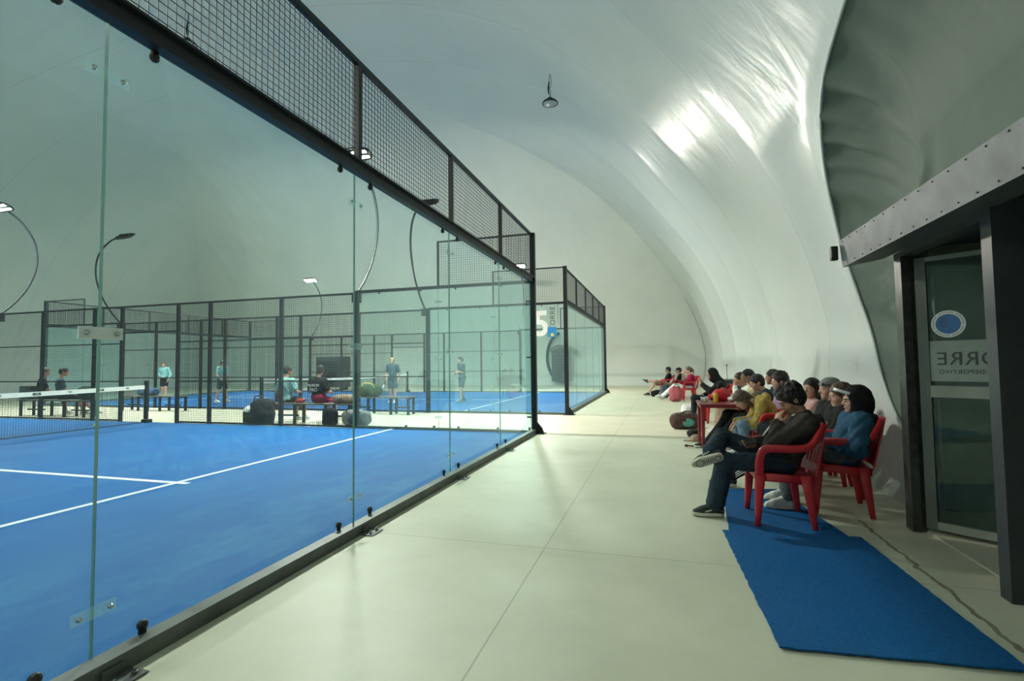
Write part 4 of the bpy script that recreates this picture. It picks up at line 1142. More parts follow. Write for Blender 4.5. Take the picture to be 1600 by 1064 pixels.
# ------------------------------------------------------------------ chairs, table, mats
def monobloc(label, x, y, face, group='red plastic armchairs'):
    t = thing('plastic_chair', label, 'chair', (x, y, 0), math.radians(face), group)
    for sx, sy in ((1, 1), (1, -1), (-1, 1), (-1, -1)):
        a = (0.240 if sx > 0 else -0.185, sy * 0.262, 0.0); b = (0.205 if sx > 0 else -0.135, sy * 0.240, 0.43)
        g = G(); P = [Vector(a).lerp(Vector(b), i / 4) for i in range(5)]
        g.tube(P, None, 8, True, flat=[(0.021 + 0.022 * i / 4, 0.014 + 0.006 * i / 4) for i in range(5)], up=(1, 0, 0)); g.build('leg', M['red'], t, True)
    # seat shell, dished, with a rolled front
    N = 14; v = []; f = []
    for i in range(N + 1):
        for j in range(N + 1):
            u = i / N; w_ = j / N - 0.5
            x_ = 0.235 - 0.45 * u; wd = 0.50 - 0.07 * u
            z = 0.435 - 0.022 * math.sin(math.pi * u) * (1 - (2 * w_) ** 2) - 0.03 * u - 0.05 * max(0, (0.12 - u) / 0.12) ** 2 + 0.012 * (2 * w_) ** 4
            v.append((x_, w_ * wd, z))
    for i in range(N):
        for j in range(N): f.append((i * (N + 1) + j, i * (N + 1) + j + 1, (i + 1) * (N + 1) + j + 1, (i + 1) * (N + 1) + j))
    n0 = len(v); v += [(p[0], p[1], p[2] - 0.012) for p in v]; f += [tuple(n0 + k for k in q[::-1]) for q in f]
    edge = [j for j in range(N + 1)] + [i * (N + 1) + N for i in range(1, N + 1)] + [N * (N + 1) + j for j in range(N - 1, -1, -1)] + [i * (N + 1) for i in range(N - 1, 0, -1)]
    for a, b in zip(edge, edge[1:] + edge[:1]): f.append((b, a, n0 + a, n0 + b))
    g = G(); g.add(v, f)
    for q in (1, -1): g.tube([(0.22, q * 0.238, 0.41), (-0.2, q * 0.222, 0.39)], None, 8, True, flat=(0.035, 0.011))
    g.build('seat', M['red'], t, True)
    # arms: rise from the front leg, run back, sweep up into the back frame
    for q in (1, -1):
        pts = catmull([(0.208, q * 0.242, 0.42), (0.206, q * 0.262, 0.55), (0.175, q * 0.270, 0.632), (0.11, q * 0.274, 0.650), (-0.06, q * 0.272, 0.650), (-0.17, q * 0.258, 0.675), (-0.245, q * 0.225, 0.765), (-0.295, q * 0.17, 0.845)], lambda i: 4)
        g = G(); k = len(pts)
        g.tube(pts, None, 10, True, flat=[(0.017 + 0.010 * math.sin(math.pi * i / k), 0.026 + 0.010 * (1 - i / k)) for i in range(k)], up=(0, 1, 0)); g.build('armrest', M['red'], t, True)
    # back: curved shell with upright slots and a top band
    g = G()
    def bp(u, z):
        s = (z - 0.42) / 0.44
        x_ = -0.205 - 0.105 * s - 0.035 * (1 - (u * 2) ** 2) ; return (x_, u * (0.44 - 0.08 * s * s), z)
    def strip(u0, u1, z0, z1, nu, nz):
        v = []; f = []
        for i in range(nz + 1):
            for j in range(nu + 1): v.append(bp(u0 + (u1 - u0) * j / nu, z0 + (z1 - z0) * i / nz))
        m_ = nu + 1
        for i in range(nz):
            for j in range(nu): f.append((i * m_ + j, i * m_ + j + 1, (i + 1) * m_ + j + 1, (i + 1) * m_ + j))
        n0 = len(v); v += [(p[0] - 0.012, p[1], p[2]) for p in v]; f += [tuple(n0 + k for k in q[::-1]) for q in f]
        ed = [j for j in range(m_)] + [i * m_ + nu for i in range(1, nz + 1)] + [nz * m_ + j for j in range(nu - 1, -1, -1)] + [i * m_ for i in range(nz - 1, 0, -1)]
        for a, b in zip(ed, ed[1:] + ed[:1]): f.append((b, a, n0 + a, n0 + b))
        g.add(v, f)
    strip(-0.5, 0.5, 0.74, 0.855, 14, 4); strip(-0.5, 0.5, 0.42, 0.50, 14, 3)
    for i in range(7): c = -0.43 + 0.143 * i; strip(c - 0.045, c + 0.045, 0.50, 0.74, 2, 6)
    g.build('backrest', M['red'], t, False)
    return t

monobloc('red plastic armchair nearest the blue mats, under the person in dark jeans', 3.44, 5.21, 180)
monobloc('red plastic armchair against the wall, under the person in a black hood', 4.04, 5.70, 172)

def turf_mat(label, cor, z, th, seed):
    rnd = random.Random(seed); v = []; pts = []
    for i in range(4):
        a = Vector(cor[i]); b = Vector(cor[(i + 1) % 4]); n = max(2, int((b - a).length / 0.04))
        nrm = Vector((-(b - a).y, (b - a).x)).normalized()
        for j in range(n): pts.append(a.lerp(b, j / n) + nrm * rnd.uniform(-0.004, 0.004))
    n = len(pts); v = [(p.x, p.y, z) for p in pts] + [(p.x, p.y, z + th) for p in pts]
    f = [tuple(range(n - 1, -1, -1)), tuple(range(n, 2 * n))] + [(i, (i + 1) % n, n + (i + 1) % n, n + i) for i in range(n)]
    o = ob('turf_mat', mesh_from('turf_mat', v, f), M['mat'])
    return tag(o, label, 'mat')
turf_mat('blue turf mat lying under the nearest red chair, partly covered', [(2.95, 4.60), (3.86, 4.62), (3.62, 6.32), (3.06, 6.20)], 0.0005, 0.008, 1)
turf_mat('large blue turf mat in the foreground, in front of the chairs', [(2.97, 3.03), (3.97, 3.11), (3.90, 4.83), (2.91, 4.75)], 0.0088, 0.009, 2)

# ------------------------------------------------------------------ spectators on the walkway
A, AH, HP, ATO, ATR, AK, AA = person('person in dark jeans on the nearest red chair, hand to mouth, ankle crossed over knee', (3.45, 5.21), 180,
    (0, 0, .50), (-.20, 0, .885), (-.09, 0.005, 1.035), (.76, .12, -.50), ((.47, .10, .50), (.45, -.25, .665)), ((.555, .05, .10), (.575, .13, .575)),
    ((.042, .10, .835), (.18, -.06, .645)), ((-.25, -.28, .9), (.9, .25, -.15)), ((-.75, -.5, -.2), (.1, .9, .3)), ((.09, .165, .655), (-.02, -.26, .62)),
    ((1, 0.02, -0.02), (.93, .06, -.30)), ((0, 0, 1), (.2, -.86, .48)), s=0.98, h=0.0065, skin=0, top=('charcoal', 'long'), leg=('denim', 'long'), shoes='black', hair=('curly', 'black'), curl=(0.75, 0.55), puff=0.014, hood_back=True, fine=True, treads=1, baggy=.022)
# white shirt collar, drawstrings and the phone in the hand
f = Field(0.006, 0.02); f.rc((-.11, .05, .885), (-.07, .055, .80), .035, .03); f.rc((-.11, -.05, .885), (-.07, -.05, .80), .035, .03); ob('shirt_collar', f.mesh('shirt_collar'), CL['white'], A)
g = G(); g.tube([(-.075, .062, .87), (-.04, .09, .80), (-.03, .10, .74)], 0.004, 6); g.build('drawstring', M['white'], A, True)
g = G(); g.cbox((0, 0, 0), (0.145, 0.072, 0.009), 0.003); ph = g.build('phone', M['black'], None, loc=(3.185, 5.225, 0.655), rot=(0.5, -0.25, 0.15)); tag(ph, 'dark phone held in the lap of the person on the nearest red chair', 'phone')

B, *_ = person('person in black hood, white cap brim and blue jacket, on the chair against the wall', (4.06, 5.67), 178,
    (0, 0, .50), (-.135, 0, .86), (-.115, 0, .995), (1, .04, -.06), ((.42, .13, .53), (.42, -.13, .53)), ((.50, .14, .10), (.46, -.16, .10)),
    ((.21, .05, .63), (.22, -.06, .64)), ((.85, -.45, -.05), (.85, .45, -.05)), ((0, -.3, -1), (0, .3, -1)), ((-.04, .27, .59), (-.04, -.27, .59)),
    s=0.97, h=0.0065, skin=1, top=('bluejacket', 'long'), leg=('greytrouser', 'long'), shoes='white', hair=('hood', 'black', 'black', 'brim'), curl=(.6, .6), puff=0.017, fine=True, hem=0.03)
f = Field(0.007, 0.03); f.rc((-.21, .1, .85), (-.21, -.1, .85), .045, .045); f.rc((-.235, 0, .80), (-.235, 0, .72), .06, .05); ob('jacket_hood', f.mesh('jacket_hood'), CL['darknavy'], B)
g = G(); g.tube([(-.02, .01, .80), (.035, .012, .70), (.055, .012, .60)], 0.006, 6); g.build('zip', M['chrome'], B, True)

def sit(label, X, Y, face=180, head=(-.06, 0, 1.03), look=(1, 0, -.05), neck=(-.13, 0, .88), kL=(.44, .11, .50), kR=(.44, -.11, .50), aL=(.50, .12, .10), aR=(.50, -.12, .10), wL=(.22, .08, .60), wR=(.22, -.08, .60), hL=(.9, -.4, -.1), hR=(.9, .4, -.1), chair=None, h=0.0095, pz=.50, **kw):
    if chair: monobloc(chair, X + 0.02 * math.cos(math.radians(face + 180)), Y, face)
    return person(label, (X, Y), face, (0, 0, pz), neck, head, look, (kL, kR), (aL, aR), (wL, wR), (hL, hR), ((0, -.2, -1), (0, .2, -1)), h=h, **kw)

C3, *_ = sit('brown haired person in black jacket and striped black trousers, behind the black hood', 4.14, 6.36, 180, (-.12, .02, 1.0), (1, .05, -.15), (-.15, 0, .87), kL=(.46, .06, .70), kR=(.52, .0, .40), aL=(.72, -.08, .40), aR=(.99, .03, .11), wL=(.20, .05, .68), wR=(.2, -.08, .6), skin=1, top=('black', 'long'), leg=('black', 'long'), s=1.05, shoes='black', hair=('short', 'chest'), chair='red chair behind the black hood, hidden under the brown haired person', h=0.008, puff=.012)
g = G()
for i in range(3):
    dz = 0.022 * (i - 1)
    g.tube([(.54, .072, .385 + dz), (.74, .090, .265 + dz), (.93, .092, .145 + dz)], 0.0055, 6)
g.build('leg_stripe', M['white'], C3, True)
g = G()
for i in range(2): g.tube([(.52, .095 - .03 * i, .74 - .02 * i), (.60, .09 - .03 * i, .64 - .02 * i), (.68, .075 - .03 * i, .52 - .02 * i)], 0.009, 6)
g.build('leg_stripe', M['white'], C3, True)

C4, H4, hp4, *_ = sit('person in a grey cap with sunglasses on it, wearing a black jacket', 4.22, 6.93, 180, (-.10, .03, 1.04), (1, .12, -.08), (-.14, 0, .88), skin=1, top=('black', 'long'), leg=('darknavy', 'long'), s=1.05, hair=('capback', 'brown', 'capgrey'), chair='red chair mostly hidden under the person in the grey cap', h=0.0085, puff=.012)
g = G()
for q in (1, -1):
    c = hp4(.085, q * .034, .062); g.cbox(tuple(c), (0.014, 0.052, 0.032), 0.006); g.tube([tuple(hp4(.085, q * .06, .064)), tuple(hp4(.04, q * .088, .055)), tuple(hp4(-.02, q * .095, .04))], 0.004, 6)
g.tube([tuple(hp4(.09, .012, .066)), tuple(hp4(.09, -.012, .066))], 0.004, 6)
sgl = g.build('sunglasses', M['black'], None, True); sgl.matrix_world = C4.matrix_basis.copy(); tag(sgl, 'dark sunglasses resting on the grey cap', 'sunglasses')
sit('long black haired person in a pale pink top, face turned to the camera', 4.17, 7.47, 180, (-.10, .03, 1.02), (.75, .62, -.04), (-.13, 0, .86), skin=1, top=('pink', 'long'), leg=('darknavy', 'long'), hair=('long', 'black'), chair='red chair mostly hidden under the person in pale pink', h=0.0085, s=1.0)
sit('long brown haired person in olive jacket, bent forward beside the red table', 3.93, 8.02, 180, (.38, -.05, .83), (.72, .1, -.75), (.15, 0, .83), kL=(.40, .13, .50), kR=(.42, -.13, .50), aL=(.36, .15, .10), aR=(.45, -.14, .10), wL=(.44, .05, .52), wR=(.46, -.08, .52), hL=(.7, -.2, -.6), hR=(.7, .2, -.6), skin=1, top=('olive', 'long'), leg=('lightjean', 'long'), hair=('long', 'chest'), chair='red chair hidden under the person bent forward', h=0.0085, puff=.014, hood_back=True)
sit('curly dark haired person in a purple hoodie, beyond the nearest curly head', 4.08, 8.56, 180, (-.06, .0, 1.07), (1, .05, -.08), (-.13, 0, .90), kL=(.46, .12, .52), kR=(.50, -.1, .52), aL=(.80, .12, .10), aR=(.86, -.1, .10), skin=1, top=('purple', 'long'), leg=('black', 'long'), shoes='black', hair=('mop', 'black'), chair='red chair hidden under the person in purple', h=0.009, hood_back=True)
sit('dark straight haired person in a teal black jacket, looking down at the table', 3.97, 9.06, 180, (.05, .0, 1.03), (.92, .12, -.32), (-.08, 0, .88), kL=(.48, .12, .52), kR=(.48, -.12, .52), aL=(.82, .14, .10), aR=(.7, -.1, .10), skin=1, top=('teal', 'long'), leg=('black', 'long'), shoes='black', hair=('short', 'black'), chair='red chair hidden behind the table, under the person in teal black', h=0.009)
sit('dark haired person in black seated against the wall behind the table', 4.22, 9.55, 180, (-.02, .0, 1.10), (1, 0, -.05), (-.11, 0, .92), skin=0, top=('teal', 'long'), leg=('black', 'long'), hair=('short', 'black'), chair='red chair hidden against the wall behind the table', h=0.01)
sit('short dark haired person in a cream jacket at the far side of the table', 4.00, 10.10, 180, (.06, .0, 1.10), (1, .1, .02), (-.09, 0, .93), wL=(.36, .10, .74), wR=(.3, -.05, .72), skin=0, top=('cream', 'long'), leg=('tan', 'long'), hair=('short', 'black'), chair='red chair hidden under the person in cream', h=0.0095, puff=.01)
sit('person with a hand against the face, beyond the person in cream', 3.98, 10.68, 180, (.08, .0, 1.03), (.95, .2, -.2), (-.06, 0, .88), wL=(.18, .07, .90), wR=(.25, -.1, .62), hL=(-.1, -.2, .97), skin=0, top=('white', 'long'), leg=('tan', 'long'), hair=('short', 'black'), chair='red chair hidden beyond the person in cream', h=0.0095)
sit('person in a black hood seated beyond the red table', 3.66, 12.55, 180, (.08, .0, 1.08), (.95, .1, -.15), (-.10, 0, .90), kL=(.48, .12, .56), kR=(.45, -.1, .5), aL=(.50, .10, .10), wL=(.30, .12, .86), wR=(.25, -.1, .62), hL=(.3, -.2, .9), skin=0, top=('black', 'long'), leg=('darknavy', 'long'), hair=('hood', 'black', 'black'), chair='red chair with its arm showing beyond the red table', h=0.0095, puff=.015)
# the distant group by the end wall
sit('distant bare legged person in a black shirt with crossed legs, leftmost of the far group', 2.66, 21.7, 180, (-.10, .0, 1.05), (1, .0, -.05), (-.16, 0, .88), kL=(.44, .06, .60), kR=(.44, -.08, .50), aL=(.72, .0, .62), aR=(.70, -.04, .10), toe=((.8, 0, .5), (1, 0, 0)), skin=1, top=('black', 'short'), leg=('khaki', 'short'), shoes='black', hair=('short', 'black'), chair='red chair under the leftmost distant spectator', h=0.011)
sit('distant person in a dark cap among the far group', 3.12, 20.9, 180, (-.02, .0, 1.03), (1, .0, -.1), (-.10, 0, .87), aL=(.7, .1, .1), skin=1, top=('black', 'long'), leg=('khaki', 'long'), hair=('cap', 'black', 'black'), chair='red chair under the distant person in a dark cap', h=0.011)
sit('distant grey haired person with hands raised to the face', 3.42, 20.3, 180, (-.02, .0, 1.08), (1, .0, -.1), (-.10, 0, .90), wL=(.14, .05, .93), wR=(.14, -.05, .93), hL=(-.2, -.2, .9), hR=(-.2, .2, .9), skin=1, top=('tan', 'long'), leg=('khaki', 'long'), hair=('short', 'grey'), chair='red chair under the distant grey haired person', h=0.011)
sit('distant person with a ponytail in maroon jacket and white trousers', 3.45, 19.5, 180, (.0, .0, 1.06), (1, .0, -.1), (-.08, 0, .88), kL=(.50, .1, .50), kR=(.52, -.1, .50), aL=(.95, .1, .12), aR=(.98, -.1, .12), toe=((.9, 0, .3), (.9, 0, .3)), wL=(.3, .1, .62), skin=1, top=('maroon', 'long'), leg=('white', 'long'), shoes='grey', hair=('pony', 'chest'), chair='red chair under the distant person in maroon', h=0.011, puff=.012)

# ------------------------------------------------------------------ players and people on the benches between the courts
def stand(label, X, Y, face, skin=1, step=.12, lean=0.03, look=(1, 0, -.05), wL=(.12, .24, .86), wR=(.2, -.2, .9), z=0.012, **kw):
    return person(label, (X, Y, z), face, (0, 0, .90), (lean, 0, 1.38), (lean + .05, 0, 1.52), look, ((.05 + step * .4, .11, .49), (.04 - step * .3, -.11, .49)), ((step, .13, .10), (-step, -.13, .10)), (wL, wR), ((.4, 0, -.9), (.6, .2, -.6)), ((0, -1, 0), (0, 1, 0)), skin=skin, h=0.011, **kw)
stand('player in a mint shirt and black shorts, leftmost player, right of the net post', -19.4, 18.0, -70, top=('mint', 'long'), leg=('black', 'short'), hair=('short', 'brown'), wR=(.15, -.12, 1.0))
stand('player in a pale green shirt seen from the side near mid court', -13.85, 15.85, 0, top=('mint', 'short'), leg=('teal', 'short'), hair=('short', 'black'))
PR, *_ = stand('blond player in grey blue holding a white racket behind the green bag', -6.9, 16.7, -80, top=('greyblue', 'short'), leg=('greyblue', 'short'), hair=('short', 'blond'), wR=(.12, -.2, .86))
stand('player in slate grey clothes with arms folded, seen through the glass corner', -4.55, 17.6, -130, top=('slate', 'short'), leg=('slate', 'short'), hair=('short', 'black'), wL=(.2, -.05, 1.12), wR=(.2, .06, 1.10), shoes='grey')

def racket(label, loc, rot, colr):
    t = thing('padel_racket', label, 'racket', loc); t.rotation_euler = rot
    g = G(); R_ = [(0.0, 0.13 * math.sin(a) * (1 + .1 * math.cos(a)), 0.30 + 0.145 * -math.cos(a)) for a in np.linspace(0, 2 * math.pi, 28)]
    n = len(R_) - 1; g.add([(-.018, p[1], p[2]) for p in R_[:n]] + [(.018, p[1], p[2]) for p in R_[:n]], [tuple(range(n - 1, -1, -1)), tuple(range(n, 2 * n))] + [(i, (i + 1) % n, n + (i + 1) % n, n + i) for i in range(n)]); g.build('face', colr, t)
    g = G(); g.tube([(0, 0, -.06), (0, 0, .10)], 0.016, 10); g.tube([(0, 0, .10), (0, .07, .19)], .011, 8); g.tube([(0, 0, .10), (0, -.07, .19)], .011, 8); g.build('handle', M['black'], t, True)
racket('white faced racket in the hand of the blond player', (-7.07, 16.48, .80), (2.6, 0.3, 0.4), M['white'])

def bench(label, x0, x1, y, group='benches between the courts'):
    t = thing('bench', label, 'bench', ((x0 + x1) / 2, y, 0), 0, group); L_ = x1 - x0
    for j in range(3): 
        g = G(); g.cbox((0, -0.13 + 0.13 * j, 0.475), (L_, 0.115, 0.03), 0.005); g.build('seat_plank', CLW, t)
    for i in range(4):
        x = -L_ / 2 + 0.10 + (L_ - 0.2) * (0, .30, .70, 1)[i]
        for q in (-1, 1):
            g = G(); g.box((x - 0.03, q * 0.16 - 0.025, 0), (x + 0.03, q * 0.16 + 0.025, 0.46)); g.build('leg', M['steel'], t)
        g = G(); g.box((x - 0.025, -0.14, 0.43), (x + 0.025, 0.14, 0.46)); g.build('cross_bar', M['steel'], t)
    for a, b in ((0, 1), (2, 3)):
        xa, xb = [-L_ / 2 + 0.10 + (L_ - 0.2) * (0, .30, .70, 1)[k] for k in (a, b)]
        g = G(); g.box((xa + .03, -.02, 0.17), (xb - .03, .02, .21)); g.build('stretcher', M['steel'], t)
    return t
CLW = mat('weathered bench wood', (0.085, 0.085, 0.07), 0.7, var=0.2, scale=14)
bench('bench carrying the two people in teal and maroon', -6.72, -4.35, 10.62)
bench('bench carrying the green sports bag, against the farther court', -6.15, -4.15, 13.05)
bench('bench carrying the two people in dark shirts, behind the net', -15.9, -13.1, 10.75)
bench('bench carrying the blue bag, behind the net post', -14.6, -12.1, 12.75)
BB = dict(kL=(.42, .12, .50), kR=(.42, -.12, .50), h=0.0105)
sit('person in a pale teal shirt on the bench, seen from behind', -6.38, 10.68, 90, (.02, 0, 1.26), (.9, -.45, -.2), (-.06, 0, 1.06), pz=.58, skin=0, top=('mint', 'short'), leg=('black', 'short'), shoes='grey', hair=('short', 'black'), wL=(.2, .2, .7), wR=(.25, -.15, .75), puff=.012, **BB)
P22, *_ = sit('person in a black and maroon printed shirt on the bench, seen from behind', -5.46, 10.68, 90, (.04, 0, 1.27), (.85, .5, -.2), (-.05, 0, 1.06), pz=.58, skin=0, top=('black', 'short'), leg=('maroon', 'short'), shoes='grey', hair=('short', 'black'), wL=(.25, .2, .75), wR=(.25, -.15, .75), puff=.016, **BB)
f = Field(0.01, .03); f.el((0, 0, .63), (.150, .195, .16)); f.noise = (.004, 36); ob('shirt_hem', f.mesh('shirt_hem'), CL['maroon'], P22)
lettering('shirt_lettering', 'MUNDO', 0.085, M['white'], P22, frame_matrix((-.205, 0, .92), (0, -1, 0), (.12, 0, 1)))
lettering('shirt_lettering', 'PRO', 0.115, M['white'], P22, frame_matrix((-.205, 0, .81), (0, -1, 0), (.04, 0, 1)))
sit('person in a dark shirt, left of the two seated behind the net', -15.2, 10.8, 62, (.02, 0, 1.30), (1, -.4, -.1), (-.06, 0, 1.08), pz=.58, skin=0, top=('black', 'short'), leg=('black', 'short'), shoes='grey', hair=('short', 'brown'), **BB)
sit('person in a dark blue shirt, right of the two behind the net', -14.45, 10.8, 62, (.04, 0, 1.30), (1, -.3, -.15), (-.05, 0, 1.08), pz=.58, skin=0, top=('slate', 'short'), leg=('black', 'short'), shoes='grey', hair=('short', 'black'), aR=(.75, -.1, .1), **BB)

# ------------------------------------------------------------------ table and things on it
t = thing('plastic_table', 'dark red plastic table beside the seated row', 'table', (3.41, 9.14, 0))
g = G(); g.cbox((0, 0, 0.70), (0.76, 0.84, 0.022), 0.008); g.build('table_top', M['redtable'], t)
g = G(); g.box((-.36, -.40, .65), (.36, -.388, .69)); g.box((-.36, .388, .65), (.36, .40, .69)); g.box((-.36, -.388, .65), (-.348, .388, .69)); g.box((.348, -.388, .65), (.36, .388, .69)); g.build('apron', M['redtable'], t)
for sx in (1, -1):
    for sy in (1, -1):
        g = G(); g.tube([(sx * .335, sy * .38, 0), (sx * .325, sy * .365, .69)], None, 8, True, flat=[(.022, .022), (.034, .034)]); g.build('leg', M['redtable'], t)
g = G(); g.lathe([(.0001, 0), (.030, 0), (.033, .006), (.033, .13), (.028, .145), (.0001, .147)], n=18); o = g.build('drink_can', M['yellow'], None, True, loc=(3.31, 9.1, .712)); tag(o, 'yellow drink can standing on the dark red table', 'can')
f = Field(0.008, .02); f.el((0, 0, .09), (.15, .10, .11)); f.el((.05, .02, .13), (.10, .07, .09)); f.noise = (.006, 40); f.cut((0, 0, 0), (0, 0, -1)); o = ob('red_bag', f.mesh('red_bag'), M['red'], None, (3.42, 9.42, .712)); tag(o, 'shiny red bag standing on the dark red table', 'bag')
g = G(); g.tube([(-.06, 0, .18), (-.03, 0, .30), (.0, 0, .32), (.05, 0, .29), (.08, 0, .19)], .007, 6); g.build('handle', M['rail'], o, True)
for i, (x, y) in enumerate(((3.12, 9.28), (3.19, 9.33), (3.16, 9.20))):
    g = G(); g.lathe([(.022, 0), (.030, .075), (.028, .075), (.020, .004), (.0001, .004)], n=16); o = g.build('paper_cup', M['white'], None, True, loc=(x, y, .712))
    tag(o, 'small white paper cup on the left edge of the table', 'cup', 'paper cups on the table')
f = Field(0.008, .03); f.el((0, 0, .04), (.11, .09, .045)); f.el((.05, .05, .035), (.07, .06, .04)); f.noise = (.008, 45); f.cut((0, 0, 0), (0, 0, -1)); o = ob('crumpled_cloth', f.mesh('crumpled_cloth'), CL['white'], None, (3.62, 9.35, .712)); tag(o, 'crumpled pale cloth on the table behind the yellow can', 'cloth')

# bags, cap and racket on the floor
def bag(name, label, loc, size, m, rz=0, strap=None, h=.01, pocket=None, cat='bag'):
    f = Field(h, .05); L_, W2, H2 = size
    f.box((0, 0, H2 / 2), (L_ / 2, W2 * .85, H2 / 2), min(W2 * .8, H2 * .4, L_ * .35)); f.el((0, 0, H2 * .52), (L_ * .42, W2 * 1.02, H2 * .5)); f.noise = (.009, 22); f.cut((0, 0, 0), (0, 0, -1))
    o = ob(name, f.mesh(name), m, None, loc, (0, 0, rz)); tag(o, label, cat)
    if strap:
        g = G(); g.tube(catmull([(-L_ * .28, -W2 * .6, H2 * .8), (-L_ * .15, -W2 * .9, H2 * 1.12), (L_ * .15, -W2 * .9, H2 * 1.12), (L_ * .28, -W2 * .6, H2 * .8)], lambda i: 5), .012, 6); g.build('strap', strap, o, True)
    if pocket:
        f = Field(h, .03); f.el((L_ * .02, -W2 * .82, H2 * .45), (L_ * .22, W2 * .30, H2 * .28)); ob('pocket', f.mesh('pocket'), pocket, o)
    return o
TEALP = cloth('teal panel', (0.12, 0.36, 0.33)); BROWNB = cloth('brown bag', (0.085, 0.055, 0.05))
o = bag('sports_bag', 'brown and teal sports bag on the floor left of the red table', (2.92, 11.3, 0), (.62, .17, .32), BROWNB, .3, M['black'], pocket=TEALP)
f = Field(.01, .03); f.el((.24, 0, .18), (.07, .15, .14)); ob('end_panel', f.mesh('end_panel'), TEALP, o)
bag('toiletry_bag', 'small black bag lying beside the table legs', (3.02, 10.15, 0), (.22, .09, .13), M['black'], .5)
f = Field(.008, .02); f.el((0, 0, .03), (.10, .09, .09)); f.cut((0, 0, 0), (0, 0, -1)); f.slab((-.06, 0, .008), (-.15, 0, .008), .08, .06, (0, 0, 1), .006); o = ob('cap', f.mesh('cap'), CL['tan'], None, (3.02, 9.62, 0)); tag(o, 'tan cap lying on the floor at the table leg', 'cap')
g = G(); g.tube([(-.18, -.03, .03), (-.10, .0, .02), (.12, .05, .02)], .012, 8); g.cbox((-.19, -.035, .03), (.05, .03, .035), .008); o = g.build('umbrella', M['black'], None, True, loc=(3.02, 8.95, 0)); tag(o, 'thin black stick lying on the floor in front of the table', 'stick')
bag('backpack', 'pink backpack on the floor in front of the distant person in maroon', (2.95, 18.75, 0), (.42, .20, .52), CL['pinkbag'], .2, M['black'], pocket=CL['pinkbag'])
bag('duffel_bag', 'black duffel bag on the floor by the distant crossed legs', (2.35, 21.25, 0), (.55, .18, .24), CL['black'], 0, M['black'])
bag('backpack', 'dark grey backpack leaning in the distant group, beside the red chairs', (2.62, 20.6, 0), (.30, .16, .48), CL['slate'], .2, M['black'], pocket=CL['red'])
bag('tote_bag', 'white bag on the floor in front of the black hooded person', (3.10, 13.2, 0), (.36, .12, .34), CL['white'], .2)
# bags around the benches
o = bag('trolley_bag', 'large dark wheeled bag leaning at the left end of the bench', (-6.72, 10.26, 0), (.58, .18, .60), CL['darknavy'], .1, M['black'], pocket=CL['black'])
t = thing('ball_basket', 'pale topped ball basket standing alone behind the mesh', 'basket', (-7.15, 10.32, 0))
g = G(); g.lathe([(.13, 0), (.16, .04), (.165, .28), (.15, .29), (.0001, .29)], n=20); g.build('body', CL['black'], t, True)
f = Field(.01, .02); f.el((0, 0, .29), (.158, .158, .15)); f.cut((0, 0, .285), (0, 0, -1)); ob('lid', f.mesh('lid'), CL['white'], t)
bag('racket_bag', 'grey racket bag lying at the right end of the bench', (-4.25, 10.42, 0), (.75, .17, .36), M['greyfab'], -.1, M['black'], pocket=CL['slate'])
bag('rucksack', 'black rucksack under the right end of the bench', (-4.85, 10.28, 0), (.36, .14, .40), CL['black'], .1, M['black'])
bag('folded_jacket', 'khaki jacket heaped on the right end of the bench', (-4.72, 10.65, .49), (.55, .15, .20), CL['khaki'], 0, cat='jacket')
bag('pouch', 'red pouch on the bench between the two people', (-5.95, 10.62, .49), (.20, .08, .09), CL['red'], 0)
bag('green_bag', 'dark green sports bag on the far bench', (-5.55, 13.05, .49), (.75, .17, .34), cloth('bottle green', (.025, .055, .03)), 0, M['yellow'])
bag('blue_bag', 'blue bag on the bench behind the net post', (-13.6, 12.75, .49), (.75, .16, .24), cloth('steel blue', (.05, .10, .19)), 0, M['black'])
bag('racket_cover', 'dark green racket cover leaning at the end of the left bench', (-13.45, 10.8, .49), (.48, .12, .38), cloth('olive black', (.03, .045, .035)), 0)
g = G(); g.cbox((0, 0, .20), (.42, .30, .40), .02); o = g.build('equipment_box', M['dark'], None, loc=(-15.78, 10.78, .49)); tag(o, 'dark box standing on the left bench beside the two seated people', 'box')
g = G(); g.cbox((0.25, -.155, .2), (.04, .006, .34), .002); g.cbox((-0.05, -.155, .2), (.22, .006, .28), .002); g.build('front_panel', M['zinc'], o)
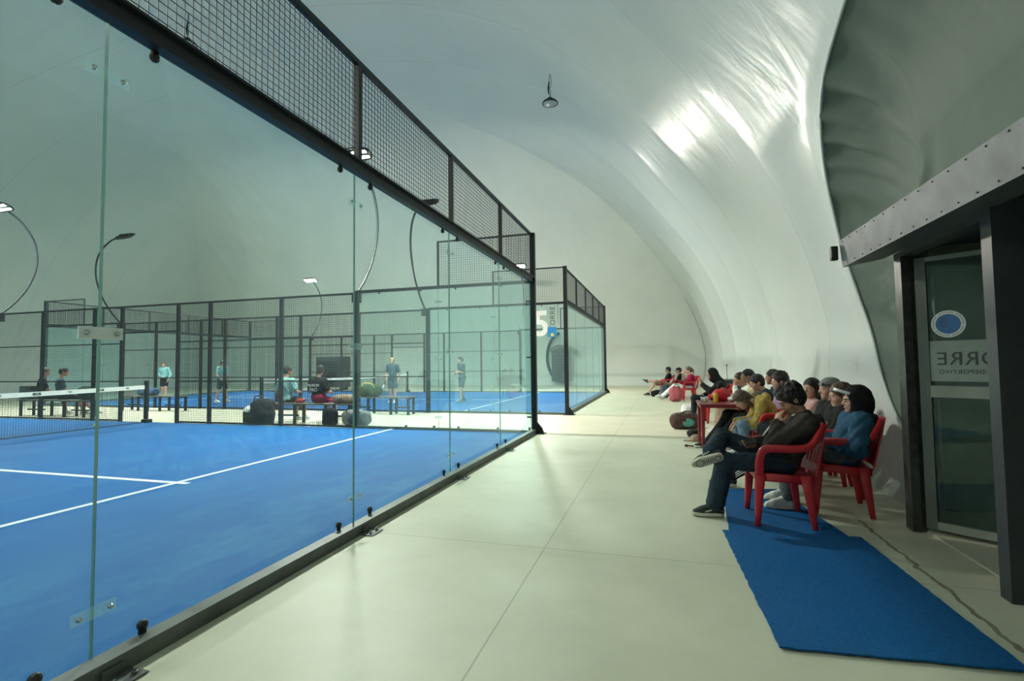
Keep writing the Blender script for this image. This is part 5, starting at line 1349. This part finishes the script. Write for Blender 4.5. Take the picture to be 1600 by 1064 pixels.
# tennis ball on the near court
f = Field(.006, .004); f.el((0, 0, .033), (.033, .033, .033)); o = ob('tennis_ball', f.mesh('tennis_ball'), mat('ball felt', (.55, .66, .14), .9), None, (-10.32, 8.95, .0125)); tag(o, 'yellow green ball lying on the near court by the net', 'ball')
# ------------------------------------------------------------------ plant at the ends of the hall
t = thing('storage_box', 'low black storage box against the right wall beyond the spectators', 'box', (4.22, 15.0, 0))
g = G(); g.cbox((0, 0, .42), (.62, .9, .84), .02); g.build('box_body', M['dark'], t)
g = G(); g.cbox((0, 0, .865), (.66, .94, .05), .012); g.build('lid', M['dark'], t)
g = G(); g.tube([(0.0, .3, .89), (0, .3, 1.25)], .008, 6); g.lathe([(.0001, 1.25), (.018, 1.25), (.018, 1.29), (.0001, 1.29)], (0, .3, 0), 10); g.build('aerial', M['black'], t)
t = thing('air_inlet', 'round fabric air inlet with a dark grille on the end wall, seen through the glass', 'air inlet', (-3.3, 30.9, 0))
g = G(); g.tube([(0.95 * math.cos(a) , -0.05, 1.75 + 1.5 * math.sin(a)) for a in np.linspace(math.radians(100), math.radians(255), 22)], .09, 8); g.build('rim', CL['slate'], t, True)
g = G(); g.cbox((-.02, -.25, 1.2), (1.15, .5, 1.85), .05); g.build('housing', M['zinc'], t)
g = G()
for i in range(9): g.cbox((-.02, -.515, .45 + .17 * i), (1.0, .03, .10), .004)
g.build('grille', M['dark'], t)
g = G(); g.tube([(-.6, -.3, 2.15), (-.2, -.5, 2.35), (.5, -.3, 2.3), (.9, -.1, 2.0)], .16, 10); g.build('duct', M['greyfab'], t, True)
t = thing('heating_unit', 'large dark heating unit beyond the far fence, behind the person in maroon', 'heating unit', (-15.6, 25.2, 0))
g = G(); g.cbox((0, 0, 1.05), (1.7, .9, 1.75), .04); g.build('housing', M['dark'], t)
g = G()
for i in range(8): g.cbox((0, -.46, .5 + .16 * i), (1.5, .03, .06), .004)
g.build('grille', M['steel'], t)
for sx in (1, -1):
    g = G(); g.box((sx * .7 - .06, -.35, 0), (sx * .7 + .06, .35, .19)); g.build('foot', M['steel'], t)
